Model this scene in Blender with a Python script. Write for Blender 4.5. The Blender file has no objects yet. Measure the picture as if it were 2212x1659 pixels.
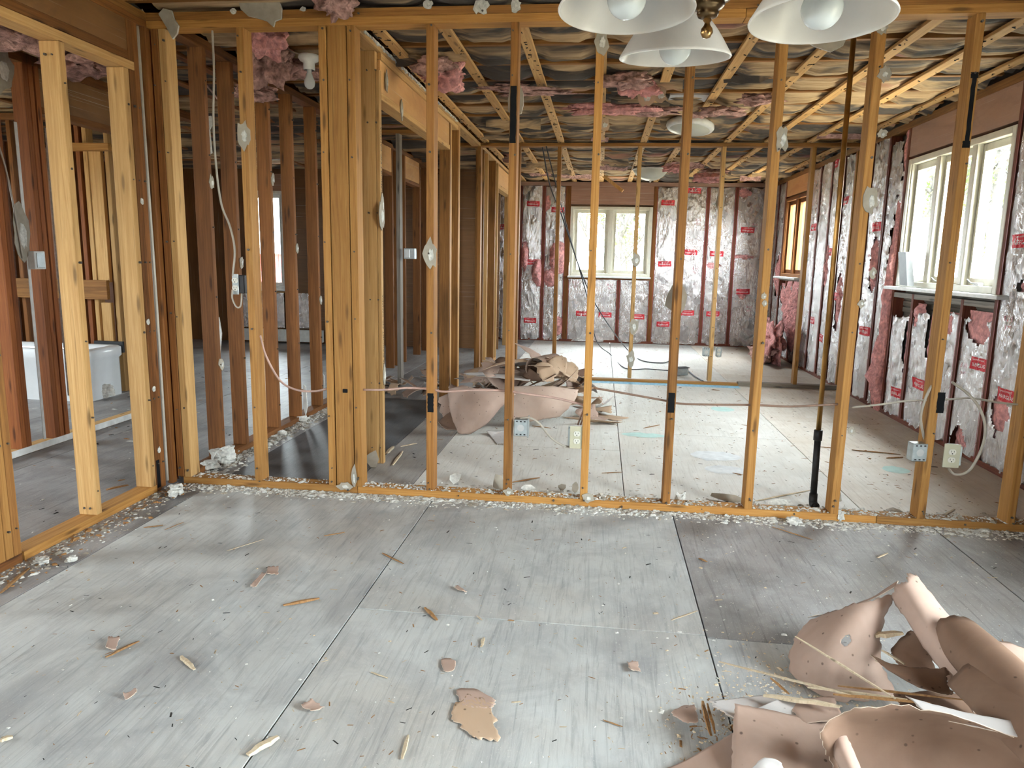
import bpy, bmesh, math, random
from mathutils import Vector, Matrix, noise
sc = bpy.context.scene
C = sc.collection
RND = random.Random(7)
PI = math.pi
# ------------------------------------------------------------------ camera
CX, CY, FPX, H = 1106.0, 829.5, 1562.3, 1.25
YAW, PITCH, ROLL = 0.11868, -0.17065, 0.01913
_f = Vector((-math.sin(YAW)*math.cos(PITCH), math.cos(YAW)*math.cos(PITCH), math.sin(PITCH)))
_r = Vector((math.cos(YAW), math.sin(YAW), 0)); _u = _r.cross(_f)
RT = _r*math.cos(ROLL)+_u*math.sin(ROLL); UP = _u*math.cos(ROLL)-_r*math.sin(ROLL); FW = _f
cam = bpy.data.cameras.new('camera'); co = bpy.data.objects.new('camera', cam); C.objects.link(co)
cam.sensor_width = 36; cam.sensor_fit = 'HORIZONTAL'; cam.lens = FPX/2212*36; cam.clip_start = 0.05; cam.clip_end = 200
co.matrix_world = Matrix(((RT.x, UP.x, -FW.x, 0), (RT.y, UP.y, -FW.y, 0), (RT.z, UP.z, -FW.z, H), (0, 0, 0, 1)))
sc.camera = co
# ------------------------------------------------------------------ world, daylight, exposure
SKY = 42.0
w = bpy.data.worlds.new('sky'); sc.world = w; w.use_nodes = True
bg = w.node_tree.nodes['Background']; bg.inputs[0].default_value = (0.87, 0.945, 1.0, 1); bg.inputs[1].default_value = SKY
vs = sc.view_settings; vs.view_transform = 'Standard'; vs.look = 'None'; vs.gamma = 1; vs.use_curve_mapping = False; vs.exposure = 0.92
cy = sc.cycles; cy.max_bounces = 5; cy.diffuse_bounces = 3; cy.glossy_bounces = 2; cy.transmission_bounces = 3; cy.transparent_max_bounces = 8; cy.use_adaptive_sampling = True; cy.adaptive_threshold = .05
cy.caustics_reflective = False; cy.caustics_refractive = False; cy.sample_clamp_indirect = 6; cy.use_denoising = True
def portal(x, y, z, sx, sz, d):     # marks a window opening so the renderer finds the sky through it
    l = bpy.data.lights.new('window_portal', 'AREA'); l.shape = 'RECTANGLE'; l.size = sx; l.size_y = sz; l.cycles.is_portal = True
    o = bpy.data.objects.new('window_portal', l); C.objects.link(o); o.location = (x, y, z)
    o.rotation_euler = Vector(d).to_track_quat('-Z', 'Y').to_euler()
portal(2.62, 5.67, 1.62, 1.6, 1.02, (-1, 0, 0)); portal(2.62, 9.95, 1.62, 1.05, 1.05, (-1, 0, 0))
portal(.12, 11.48, 1.54, 1.25, 1.05, (0, -1, 0)); portal(2.62, .85, 1.12, 1.3, 2.1, (-1, 0, 0))
portal(-1.35, -2.33, 1.45, .6, 1.3, (0, 1, 0)); portal(-4.7, 10.08, 1.45, .55, 1.35, (0, -1, 0)); portal(-6.63, 4.3, 1.55, .9, .9, (1, 0, 0))
portal(-6.63, .2, 1.4, 1.9, 1.5, (1, 0, 0))
# ------------------------------------------------------------------ helpers
def P(px, py, ax, val):              # the place on a known plane (floor, wall face, depth) that a photo point shows
    d = FW + RT*((px-CX)/FPX) - UP*((py-CY)/FPX)
    o = Vector((0, 0, H)); return o + d*((val-o[ax])/d[ax])
W = {}
def place(o, M, parent=None):
    C.objects.link(o); W[o] = M
    if parent is not None:
        o.parent = parent; o.matrix_parent_inverse = W[parent].inverted()
    o.matrix_basis = M
    return o
def tag(o, label=None, cat=None, group=None, kind=None):
    if label: o['label'] = label
    if cat: o['category'] = cat
    if group: o['group'] = group
    if kind: o['kind'] = kind
    return o
def empty(name, loc, label=None, cat=None, group=None, kind=None):
    o = bpy.data.objects.new(name, None); o.empty_display_size = .1
    return tag(place(o, Matrix.Translation(loc)), label, cat, group, kind)
def mesh(name, vs_, fs, mats, parent=None, smooth=False, M=None, fm=None):
    me = bpy.data.meshes.new(name); me.from_pydata([tuple(v) for v in vs_], [], fs)
    for m in (mats if isinstance(mats, (list, tuple)) else [mats]): me.materials.append(m)
    if fm: me.polygons.foreach_set('material_index', fm)
    if smooth: me.polygons.foreach_set('use_smooth', [True]*len(me.polygons))
    me.update()
    return place(bpy.data.objects.new(name, me), M or Matrix(), parent)
def local(o):                        # move a top-level mesh's origin to its own base centre
    me = o.data; n = len(me.vertices)
    b = [v.co for v in me.vertices]
    c = Vector(((min(v.x for v in b)+max(v.x for v in b))/2, (min(v.y for v in b)+max(v.y for v in b))/2, min(v.z for v in b)))
    me.transform(Matrix.Translation(-c)); M = Matrix.Translation(c); o.matrix_basis = M; W[o] = M
    return o
_bc = {}
def box_mesh(a, b, l, mat, bev=.002):
    k = (round(a, 4), round(b, 4), round(l, 4), mat.name, bev)
    if k in _bc: return _bc[k]
    bm = bmesh.new(); bmesh.ops.create_cube(bm, size=1, matrix=Matrix.Diagonal((a, b, l, 1)))
    if bev: bmesh.ops.bevel(bm, geom=bm.edges[:], offset=min(bev, a*.2, b*.2), segments=1, affect='EDGES')
    me = bpy.data.meshes.new('board'); bm.to_mesh(me); bm.free(); me.materials.append(mat)
    _bc[k] = me; return me
def board(parent, name, x0, x1, y0, y1, z0, z1, mat, bev=.002, tilt=0):
    d = [x1-x0, y1-y0, z1-z0]; c = Vector(((x0+x1)/2, (y0+y1)/2, (z0+z1)/2))
    i = d.index(max(d))              # grain and length along local Z
    if i == 2: me = box_mesh(d[0], d[1], d[2], mat, bev); R = Matrix()
    elif i == 0: me = box_mesh(d[2], d[1], d[0], mat, bev); R = Matrix.Rotation(PI/2, 4, 'Y')
    else: me = box_mesh(d[0], d[2], d[1], mat, bev); R = Matrix.Rotation(-PI/2, 4, 'X')
    if tilt: R = Matrix.Rotation(RND.uniform(-tilt, tilt), 4, 'Y') @ Matrix.Rotation(RND.uniform(-tilt, tilt), 4, 'X') @ R
    return place(bpy.data.objects.new(name, me), Matrix.Translation(c) @ R, parent)
def tube_data(pts, r, n=8, cap=True):
    pts = [Vector(p) for p in pts]; V, F = [], []; up = Vector((0, 0, 1)); N = None
    for i, p in enumerate(pts):
        t = (pts[min(i+1, len(pts)-1)]-pts[max(i-1, 0)]).normalized()
        if N is None: N = t.orthogonal().normalized()
        N = (N - t*N.dot(t)).normalized(); B = t.cross(N); rr = r[i] if isinstance(r, (list, tuple)) else r
        V += [p+(N*math.cos(2*PI*k/n)+B*math.sin(2*PI*k/n))*rr for k in range(n)]
    for i in range(len(pts)-1):
        F += [(i*n+k, i*n+(k+1) % n, (i+1)*n+(k+1) % n, (i+1)*n+k) for k in range(n)]
    if cap: F += [tuple(range(n))[::-1], tuple((len(pts)-1)*n+k for k in range(n))]
    return V, F
def spline(pts, k=8):
    p = [Vector(a) for a in pts]; p = [p[0]*2-p[1]]+p+[p[-1]*2-p[-2]]; out = []
    for i in range(1, len(p)-2):
        for j in range(k):
            t = j/k; out.append(.5*((2*p[i])+(p[i+1]-p[i-1])*t+(2*p[i-1]-5*p[i]+4*p[i+1]-p[i+2])*t*t+(-p[i-1]+3*p[i]-3*p[i+1]+p[i+2])*t**3))
    return out+[p[-2]]
def tube(name, pts, r, mat, parent=None, n=8, k=8):
    V, F = tube_data(spline(pts, k) if k else pts, r, n); return mesh(name, V, F, mat, parent, True)
def lathe(name, prof, mat, M, parent=None, n=32, smooth=True):
    V, F = [], []
    for r, z in prof: V += [(r*math.cos(2*PI*k/n), r*math.sin(2*PI*k/n), z) for k in range(n)]
    for i in range(len(prof)-1): F += [(i*n+k, i*n+(k+1) % n, (i+1)*n+(k+1) % n, (i+1)*n+k) for k in range(n)]
    return mesh(name, V, F, mat, parent, smooth, M)
def nz(x, y, z=0.): return noise.noise(Vector((x, y, z)))
# ------------------------------------------------------------------ materials
def mat(name, rough=.8, metal=0., spec=.3):
    m = bpy.data.materials.new(name); m.use_nodes = True; b = m.node_tree.nodes['Principled BSDF']
    b.inputs['Roughness'].default_value = rough; b.inputs['Metallic'].default_value = metal; b.inputs['Specular IOR Level'].default_value = spec
    return m, m.node_tree, b
def nd(t, typ, **kw):
    n = t.nodes.new(typ)
    for k, v in kw.items():
        if k.startswith('i_'): n.inputs[k[2:].replace('_', ' ')].default_value = v
        else: setattr(n, k, v)
    return n
def coords(t, scale, rnd=True, seed=0.):
    tc = nd(t, 'ShaderNodeTexCoord'); mp = nd(t, 'ShaderNodeMapping'); mp.inputs['Scale'].default_value = scale
    t.links.new(tc.outputs['Object'], mp.inputs['Vector'])
    mp.inputs['Location'].default_value = (seed, seed*1.7, seed*.3)
    if not rnd: return mp.outputs[0]
    oi = nd(t, 'ShaderNodeObjectInfo'); ml = nd(t, 'ShaderNodeMath', operation='MULTIPLY'); ml.inputs[1].default_value = 97.
    t.links.new(oi.outputs['Random'], ml.inputs[0]); va = nd(t, 'ShaderNodeVectorMath', operation='ADD')
    t.links.new(mp.outputs[0], va.inputs[0]); t.links.new(ml.outputs[0], va.inputs[1]); return va.outputs[0]
def tex(t, vec, scale=1., detail=4., rough=.55, dist=0.):
    n = nd(t, 'ShaderNodeTexNoise'); n.inputs['Scale'].default_value = scale; n.inputs['Detail'].default_value = detail
    n.inputs['Roughness'].default_value = rough; n.inputs['Distortion'].default_value = dist
    t.links.new(vec, n.inputs['Vector']); return n.outputs['Fac']
def ramp(t, fac, stops):
    n = nd(t, 'ShaderNodeValToRGB'); e = n.color_ramp.elements
    while len(e) < len(stops): e.new(.5)
    for el, (p, c) in zip(e, stops): el.position = p; el.color = (*c, 1) if len(c) == 3 else c
    t.links.new(fac, n.inputs[0]); return n.outputs[0]
def mix(t, fac, a, b, typ='MIX'):
    n = nd(t, 'ShaderNodeMix', data_type='RGBA', blend_type=typ)
    if isinstance(fac, float): n.inputs[0].default_value = fac
    else: t.links.new(fac, n.inputs[0])
    for s, v in ((6, a), (7, b)):
        if isinstance(v, tuple): n.inputs[s].default_value = (*v, 1)
        else: t.links.new(v, n.inputs[s])
    return n.outputs[2]
def bump(t, b, fac, s=.3, d=.01):
    n = nd(t, 'ShaderNodeBump'); n.inputs['Strength'].default_value = s; n.inputs['Distance'].default_value = d
    t.links.new(fac, n.inputs['Height']); t.links.new(n.outputs[0], b.inputs['Normal'])
K = lambda v: (0., 0., 0.) if v == 0 else (v, v, v)
def wood(name, c0, c1, c2, stain=.25, gm=.88, bm=.66):
    c0, c1, c2 = [(c[0], c[1]*gm, c[2]*bm) for c in (c0, c1, c2)]
    m, t, b = mat(name, .72)
    g = tex(t, coords(t, (55, 55, 1.6)), 1, 6, .68, 1.4); base = ramp(t, g, [(.32, c0), (.5, c1), (.68, c2)])
    ck = ramp(t, tex(t, coords(t, (120, 120, 2.2), seed=6.), 1, 3), [(.64, K(0)), (.70, K(.55))]); base = mix(t, ck, base, tuple(x*.5 for x in c0))
    oi = nd(t, 'ShaderNodeObjectInfo'); v = ramp(t, oi.outputs['Random'], [(0, (.78, .76, .74)), (1, (1.12, 1.1, 1.06))])
    base = mix(t, 1., base, v, 'MULTIPLY')
    kn = nd(t, 'ShaderNodeTexVoronoi'); kn.inputs['Scale'].default_value = 1.; t.links.new(coords(t, (17, 17, 3.2), seed=3.1), kn.inputs['Vector'])
    base = mix(t, ramp(t, kn.outputs['Distance'], [(.08, K(.85)), (.2, K(0))]), base, tuple(x*.38 for x in c0))
    st = ramp(t, tex(t, coords(t, (6, 6, 1.6), seed=8.), 1, 4), [(.5, K(0)), (.72, K(stain))])
    base = mix(t, st, base, tuple(x*.4 for x in c0)); t.links.new(base, b.inputs['Base Color']); bump(t, b, g, .25, .004)
    return m
pine = wood('pine_lumber', (.29, .148, .046), (.385, .21, .072), (.47, .285, .115))
pale = wood('pale_spruce_lumber', (.41, .24, .092), (.51, .325, .14), (.60, .41, .20), .2, .92, .82)
amber = wood('amber_lumber', (.17, .08, .024), (.26, .128, .042), (.35, .19, .07), .55)
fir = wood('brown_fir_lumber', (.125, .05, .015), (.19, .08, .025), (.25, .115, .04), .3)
redfir = wood('red_fir_lumber', (.175, .056, .018), (.26, .092, .032), (.33, .135, .05), .3)
darkstud = wood('red_brown_framing', (.10, .03, .022), (.16, .052, .04), (.21, .078, .055), .3)
greywood = wood('grey_weathered_board', (.16, .14, .12), (.24, .21, .18), (.32, .28, .24), .3, 1., 1.)
def plywood(name, a, bcol, dark, tan, st=.6):
    m, t, b = mat(name, .52, spec=.45)
    g = tex(t, coords(t, (60, 3.2, 1)), 1, 5, .65, 1.2); L = tex(t, coords(t, (.9, .7, 1), seed=2.), 1, 5, .6, .4)
    base = mix(t, ramp(t, L, [(.35, K(0)), (.62, K(1))]), a, bcol)
    base = mix(t, ramp(t, tex(t, coords(t, (1.3, .8, 1), seed=5.), 1, 5, .62, .6), [(.52, K(0)), (.72, K(st))]), base, dark)
    base = mix(t, ramp(t, tex(t, coords(t, (1.1, 1.6, 1), seed=9.), 1, 4), [(.5, K(0)), (.75, K(.6))]), base, tan)
    base = mix(t, ramp(t, g, [(.28, K(.34)), (.5, K(0))]), base, dark, 'MULTIPLY')
    sc2 = ramp(t, tex(t, coords(t, (26, 1.1, 1), seed=7.), 1, 6, .7, 2.2), [(.57, K(0)), (.64, K(.35))]); base = mix(t, sc2, base, tuple(x*.75 for x in dark))
    fn = ramp(t, tex(t, coords(t, (5, 4, 1), seed=11.), 1, 8, .72, .8), [(.42, K(.28)), (.58, K(0))]); base = mix(t, fn, base, dark)
    sp = ramp(t, tex(t, coords(t, (170, 170, 1), seed=4.), 1, 2, .5), [(.66, K(0)), (.72, K(.5))]); base = mix(t, sp, base, (.62, .60, .56))
    t.links.new(base, b.inputs['Base Color']); bump(t, b, g, .22, .004); return m
ply_grey = plywood('dusty_grey_plywood', (.47, .48, .47), (.56, .57, .56), (.20, .20, .21), (.44, .395, .34), .75)
ply_brown = plywood('stained_shaded_brown_plywood', (.27, .255, .25), (.37, .36, .36), (.10, .09, .09), (.24, .20, .175), .85)  # on the near right sheets the light's falloff is put into this colour
ply_tan = plywood('tan_plywood', (.63, .58, .52), (.70, .66, .60), (.48, .39, .31), (.58, .49, .39), .4)
ply_pale = plywood('pale_plywood', (.53, .51, .49), (.60, .585, .57), (.40, .37, .34), (.48, .43, .38), .45)
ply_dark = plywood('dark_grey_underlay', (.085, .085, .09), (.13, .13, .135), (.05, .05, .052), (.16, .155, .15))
ply_bone = plywood('pale_lit_plywood', (.66, .64, .60), (.73, .715, .68), (.50, .46, .41), (.60, .54, .46), .35)  # raised paleness stands in for window light on the middle room floor
ply_slate = plywood('grey_shaded_plywood', (.33, .315, .30), (.43, .41, .39), (.19, .18, .175), (.38, .33, .28))  # grey partly stands in for the soft shading at the hall edge
sheath = plywood('brown_sheathing_panel', (.58, .30, .11), (.66, .37, .145), (.47, .225, .08), (.60, .325, .125), .3)
sheath_dk = plywood('dark_brown_panel', (.18, .08, .024), (.235, .11, .035), (.14, .06, .02), (.20, .095, .032), .3)
sheath_red = plywood('faded_brown_header_board', (.30, .165, .115), (.36, .21, .15), (.22, .12, .09), (.33, .19, .13), .3)
def plain(name, c, rough=.6, metal=0., var=.12, sc_=20., bmp=.1, spec=.4, strn=.004):
    m, t, b = mat(name, rough, metal, spec); f = tex(t, coords(t, (sc_,)*3), 1, 4)
    t.links.new(ramp(t, f, [(.3, tuple(x*(1-var) for x in c)), (.7, tuple(min(1, x*(1+var)) for x in c))]), b.inputs['Base Color'])
    if bmp: bump(t, b, f, bmp, strn)
    return m
gyp = plain('white_gypsum', (.58, .565, .525), .9, var=.25, sc_=60, bmp=.4)
gypaper = plain('grey_drywall_paper', (.33, .29, .235), .85, var=.15)
black = plain('black_paint', (.012, .012, .013), .95, spec=.05); blackplas = plain('black_plastic', (.02, .02, .022), .4)
bluepaint = plain('blue_paint', (.30, .58, .76), .7, var=.25, sc_=30); tealpaint = plain('pale_teal_paint', (.48, .66, .62), .7, var=.1)
palepaint = plain('pale_filler', (.66, .67, .68), .7); whitepaint = plain('white_paint', (.72, .72, .70), .45, bmp=.03)
cream = plain('cream_window_paint', (.66, .63, .53), .45, var=.06, bmp=.03); tub = plain('white_enamel', (.78, .80, .82), .15, var=.02, bmp=0, spec=.6)
beige = plain('ivory_plastic', (.44, .415, .30), .35, var=.03, bmp=0, spec=.5); ivory = plain('ivory_receptacle', (.60, .58, .51), .3, var=.02, bmp=0, spec=.5)
steel = plain('galvanised_steel', (.42, .46, .47), .35, .75, .12, 40, .05); alu = plain('brushed_aluminium', (.55, .55, .54), .4, .8, .06, 15, .05)
brass = plain('aged_brass', (.36, .22, .09), .28, .95, .2, 30, .05); nailm = plain('rusty_nail_steel', (.09, .075, .062), .6, .4); metalgrey = plain('dull_grey_metal', (.10, .10, .098), .5, .3); bronze = plain('dark_antique_bronze', (.15, .095, .045), .3, .9, .3, 30, .05); brass2 = plain('brass_gas_pipe', (.46, .27, .09), .32, .9, .25, 14, .05)
pipeblk = plain('black_steel_pipe', (.035, .035, .036), .5, .5, .3, 30, .1)
cable_w = plain('grey_cable_sheath', (.36, .315, .26), .5, var=.1, bmp=0); cable_p = plain('pinkish_cable_sheath', (.46, .30, .25), .5, var=.2, bmp=0)
cable_b = plain('black_cable_sheath', (.035, .035, .04), .5, bmp=0); cable_br = plain('brown_cable_sheath', (.23, .14, .10), .5, var=.2, bmp=0)
pink = plain('pink_fibreglass', (.70, .34, .33), .95, var=.35, sc_=26, bmp=1., spec=.05, strn=.03); pinkd = plain('dusty_pink_fibreglass', (.42, .25, .22), .95, var=.5, sc_=22, bmp=1., spec=.05, strn=.03)
flange = plain('red_foil_flange', (.26, .045, .05), .5, var=.3); redink = plain('red_print', (.60, .035, .05), .55, .2, .08, 10, 0); redlite = plain('faint_red_print', (.55, .22, .24), .5, .3, 0.05, 10, 0)
whiteink = plain('white_print', (.85, .82, .82), .5, 0, 0.02, 10, 0); darkgap = plain('near_black', (.02, .018, .016), .9)  # near-black for the slab under the seams, roof deck, staples, print, specks
splint = wood('raw_wood_splinter', (.46, .36, .25), (.56, .46, .33), (.64, .54, .41), .1, 1., 1.); splintd = wood('brown_wood_splinter', (.22, .12, .06), (.32, .19, .1), (.40, .26, .15), .1)
def paper(name, a, b_, c):
    m, t, b = mat(name, .72, spec=.25); L = tex(t, coords(t, (5, 5, 5)), 1, 5, .6, .5); g = tex(t, coords(t, (50, 9, 50), seed=3), 1, 4)
    base = mix(t, ramp(t, L, [(.35, K(0)), (.68, K(1))]), a, b_)
    sp = nd(t, 'ShaderNodeTexVoronoi'); sp.inputs['Scale'].default_value = 1.; t.links.new(coords(t, (26, 26, 26), seed=2.), sp.inputs['Vector']); base = mix(t, ramp(t, sp.outputs['Distance'], [(.07, K(.8)), (.13, K(0))]), base, tuple(x*.35 for x in c))
    base = mix(t, ramp(t, tex(t, coords(t, (2.5, 2.5, 2.5), seed=6), 1, 4), [(.52, K(0)), (.7, K(.6))]), base, c)
    t.links.new(base, b.inputs['Base Color']); bump(t, b, g, .12, .004); return m
pap_pink = paper('pink_brown_underlay_paper', (.355, .245, .195), (.425, .30, .245), (.28, .18, .14)); pap_tan = paper('tan_underlay_paper', (.42, .285, .19), (.48, .34, .235), (.33, .21, .135))
pap_white = paper('whitish_paper_backing', (.47, .435, .42), (.55, .52, .505), (.38, .33, .30)); pap_dk = paper('dark_brown_shaded_paper', (.17, .10, .068), (.22, .135, .092), (.13, .075, .05))  # the dark brown also carries the shade of the arch hollow
pap_pale = paper('pale_pink_underlay_paper', (.49, .355, .285), (.56, .42, .345), (.40, .275, .215)); torn = plain('torn_paper_edge', (.62, .50, .40), .9)
def make_foil():
    m, t, b = mat('crinkled_foil_facing', .2, 1., .5); f = tex(t, coords(t, (62, 62, 13)), 1, 5, .6, .9); f2 = tex(t, coords(t, (5, 5, 4), seed=4), 1, 3)
    t.links.new(ramp(t, f2, [(.3, (.48, .45, .44)), (.7, (.74, .70, .69))]), b.inputs['Base Color'])
    t.links.new(ramp(t, f2, [(.3, K(.32)), (.7, K(.18))]), b.inputs['Roughness']); bump(t, b, f, .75, .02); return m
foil = make_foil()
def make_kraft():
    m, t, b = mat('kraft_paper_facing', .75, spec=.2)
    f = tex(t, coords(t, (2.2, 26, 10)), 1, 5, .6, .8); L = tex(t, coords(t, (.55, 2.6, 3), seed=1), 1, 5, .65, .7)
    base = ramp(t, f, [(.3, (.24, .15, .078)), (.5, (.40, .27, .15)), (.72, (.55, .40, .24))])
    base = mix(t, ramp(t, L, [(.45, K(0)), (.54, K(.92))]), base, (.04, .038, .04))
    base = mix(t, ramp(t, tex(t, coords(t, (1.2, 5, 3), seed=7), 1, 4), [(.60, K(0)), (.70, K(.75))]), base, (.40, .165, .13))
    t.links.new(base, b.inputs['Base Color']); bump(t, b, f, .5, .02); return m
kraft = make_kraft()
def glassy(name, fac=.06):
    m = bpy.data.materials.new(name); m.use_nodes = True; t = m.node_tree; t.nodes.clear(); o = nd(t, 'ShaderNodeOutputMaterial')
    a = nd(t, 'ShaderNodeBsdfTransparent'); g = nd(t, 'ShaderNodeBsdfGlossy'); g.inputs['Roughness'].default_value = .02; a.inputs[0].default_value = (.96, .98, .97, 1)
    x = nd(t, 'ShaderNodeMixShader'); x.inputs[0].default_value = fac; t.links.new(a.outputs[0], x.inputs[1]); t.links.new(g.outputs[0], x.inputs[2]); t.links.new(x.outputs[0], o.inputs[0]); return m
glass = glassy('window_glass')
def milky(name, c, tr=.35, rough=.25):
    m, t, b = mat(name, rough, 0, .5); f = tex(t, coords(t, (7, 7, 7)), 1, 4, .6, 1.); col = ramp(t, f, [(.3, tuple(x*.93 for x in c)), (.7, c)])
    t.links.new(col, b.inputs['Base Color']); tl = nd(t, 'ShaderNodeBsdfTranslucent'); t.links.new(col, tl.inputs[0]); x = nd(t, 'ShaderNodeMixShader'); x.inputs[0].default_value = tr
    t.links.new(b.outputs[0], x.inputs[1]); t.links.new(tl.outputs[0], x.inputs[2]); t.links.new(x.outputs[0], t.nodes['Material Output'].inputs[0]); return m
shade_g = milky('alabaster_glass', (.86, .83, .79)); bulb_g = milky('frosted_bulb_glass', (.84, .88, .88), .25, .12); dome_g = milky('frosted_dome_glass', (.74, .74, .66), .3)
bark = plain('grey_bark', (.03, .027, .024), .9, var=.3, sc_=8, bmp=.3); leaf = plain('fresh_green_leaves', (.075, .11, .035), .7, var=.3, sc_=3, bmp=0); pineleaf = plain('evergreen_needles', (.09, .15, .07), .8, var=.3, sc_=3, bmp=0)
redsiding = plain('red_shed_siding', (.38, .06, .06), .8); roofgrey = plain('grey_roof_shingles', (.22, .24, .26), .9); earth = plain('leaf_litter_ground', (.44, .38, .28), .95, var=.3, sc_=2)
# ------------------------------------------------------------------ floor
floor = empty('floor', (0, 4, 0), 'bare plywood subfloor of worn sheets with dark open seams', 'floor', kind='structure')
board(floor, 'subfloor_slab', -6.6, 2.62, -2.3, 11.5, -.12, -.03, darkgap, 0)
def sheet(x0, x1, y0, y1, m):
    g = .0025; me = box_mesh(x1-x0-2*g, y1-y0-2*g, .02, m, .001)
    return place(bpy.data.objects.new('plywood_sheet', me), Matrix.Translation(((x0+x1)/2, (y0+y1)/2, -.01)), floor)
def strip_sheets(x0, x1, cuts, m):
    for a, b in zip(cuts, cuts[1:]): sheet(x0, x1, a, b, m if not isinstance(m, list) else m[RND.randrange(len(m))])
strip_sheets(-2.075, -.83, (-2.3, -1.2, 1.2, 3.60), ply_grey)
strip_sheets(-.83, .402, (-2.3, -.09, 2.35, 3.60), ply_grey)
sheet(.402, 1.65, -2.3, -.1, ply_grey); sheet(.402, 1.65, -.1, 2.335, ply_grey); sheet(.402, 1.65, 2.335, 3.60, ply_brown)  # darker sheet by the partition: a light gradient coloured in
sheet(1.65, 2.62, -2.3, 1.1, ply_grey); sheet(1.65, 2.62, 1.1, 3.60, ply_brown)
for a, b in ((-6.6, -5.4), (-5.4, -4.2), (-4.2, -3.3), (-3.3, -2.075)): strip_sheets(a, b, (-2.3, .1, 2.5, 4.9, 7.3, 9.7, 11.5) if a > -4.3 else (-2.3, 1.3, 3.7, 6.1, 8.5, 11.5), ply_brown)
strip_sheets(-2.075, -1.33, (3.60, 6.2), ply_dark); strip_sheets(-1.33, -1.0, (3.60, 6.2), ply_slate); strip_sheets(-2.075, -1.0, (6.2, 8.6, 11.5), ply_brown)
strip_sheets(-1.0, .17, (3.60, 4.75, 7.19, 9.6, 11.5), [ply_bone, ply_bone, ply_pale]); strip_sheets(.17, 1.39, (3.60, 5.3, 7.74, 10.2, 11.5), [ply_bone, ply_pale]); strip_sheets(1.39, 2.62, (3.60, 5.97, 8.4, 11.5), ply_tan)
def patch_on_floor(name, px, py, rx, ry, m, lab, seed):
    c = P(px, py, 2, 0); n = 22
    V = [(c.x+rx*math.cos(2*PI*k/n)*(1+.35*nz(k*.9, seed)), c.y+ry*math.sin(2*PI*k/n)*(1+.35*nz(k*.7, seed+5)), .0012) for k in range(n)]
    tag(mesh(name, V, [tuple(range(n))], m, floor), lab)
patch_on_floor('paint_patch', 1560, 884, .10, .10, tealpaint, 'pale teal paint spot', 1); patch_on_floor('filler_patch', 1568, 1015, .13, .09, palepaint, 'pale filler smear', 2)
patch_on_floor('paint_patch', 1390, 940, .16, .07, tealpaint, 'pale blue paint smear', 3); patch_on_floor('filler_patch', 1545, 985, .16, .12, palepaint, None, 4); patch_on_floor('paint_patch', 1935, 1015, .08, .08, tealpaint, None, 6)
board(floor, 'paint_line', -.25, 1.45, 7.47, 7.612, .0003, .0016, bluepaint, 0)['label'] = 'light blue painted line along the far partition'
# ------------------------------------------------------------------ wall helpers
S, D9 = .038, .089
def nails(parent, pts, axis):        # pts world points on a face, axis = outward normal
    V, F = [], []; n = Vector(axis); a = n.orthogonal().normalized(); b = n.cross(a)
    for p in pts:
        p = Vector(p); r = RND.uniform(.0035, .006); h = RND.uniform(.002, .012); i = len(V)
        V += [p+(a*math.cos(k*PI/3)+b*math.sin(k*PI/3))*r for k in range(6)]+[p+n*h+(a*math.cos(k*PI/3)+b*math.sin(k*PI/3))*r for k in range(6)]
        F += [(i+k, i+(k+1) % 6, i+6+(k+1) % 6, i+6+k) for k in range(6)]+[tuple(i+6+k for k in range(6))]
    return tag(mesh('nail_heads', V, F, nailm, parent), kind='stuff')
def scrap(parent, c, nrm, w_, h_, seed, m=None, rim=True):   # torn bit of drywall left around a nail
    n = Vector(nrm).normalized(); up = Vector((0, 0, 1)); a = up.cross(n).normalized(); c = Vector(c); N = 16; ts = .011
    def ring(s, off, ox=0., q=0.): return [c+n*off+a*(w_/2*(s*math.cos(2*PI*k/N)*(1+.55*nz(k*.9+q, seed*3.3)+.3*nz(k*2.3+q, seed))+ox))+up*(h_/2*(s*math.sin(2*PI*k/N)*(1+.55*nz(k*.9+q, seed*3.3+9)+.3*nz(k*2.3+q, seed+4))-ox*.7)) for k in range(N)]
    V = ring(1, .001)+ring(1, ts*.45)+ring(.42, ts*.5, .12, 5.)+ring(.36, ts*.8, .12, 5.)+[c+n*ts*.6+a*w_*.06-up*h_*.04]; F = []; fm = []
    for r in range(3):
        for k in range(N): F.append((r*N+k, r*N+(k+1) % N, (r+1)*N+(k+1) % N, (r+1)*N+k)); fm.append(0 if r < 2 else 1)
    for k in range(N): F.append((3*N+k, 3*N+(k+1) % N, 4*N)); fm.append(1)
    return mesh('drywall_scrap', V, F, [m or gypaper, gyp], parent, False, None, fm)
def mark(parent, x0, x1, y, z0, z1, seed=0):      # black spray paint on a stud's front
    n = 10; V = []; F = []
    for k in range(n+1):
        t = k/n; e = .004*nz(k*1.3, seed); V += [(x0+e, y, z0+(z1-z0)*t), (x1+e, y, z0+(z1-z0)*t)]
    F = [(2*k, 2*k+1, 2*k+3, 2*k+2) for k in range(n)]
    tag(mesh('paint_mark', V, F, black, parent), 'black sprayed paint mark')
def hang(parent, pts, Yd, th, m, nrm=(0, 1, 0)):    # bigger torn sheet of drywall, outline in photo points on the plane Y = Yd
    V = [P(a, b, 1, Yd) for a, b in pts]; n = len(V); V2 = [v+Vector(nrm)*th for v in V]
    F = [tuple(range(n)), tuple(range(2*n-1, n-1, -1))]+[(k, n+k, n+(k+1) % n, (k+1) % n) for k in range(n)]; fm = [0, 0]+[1]*n
    return mesh('drywall_scrap', V+V2, F, [m, gyp], parent, False, None, fm)
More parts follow.
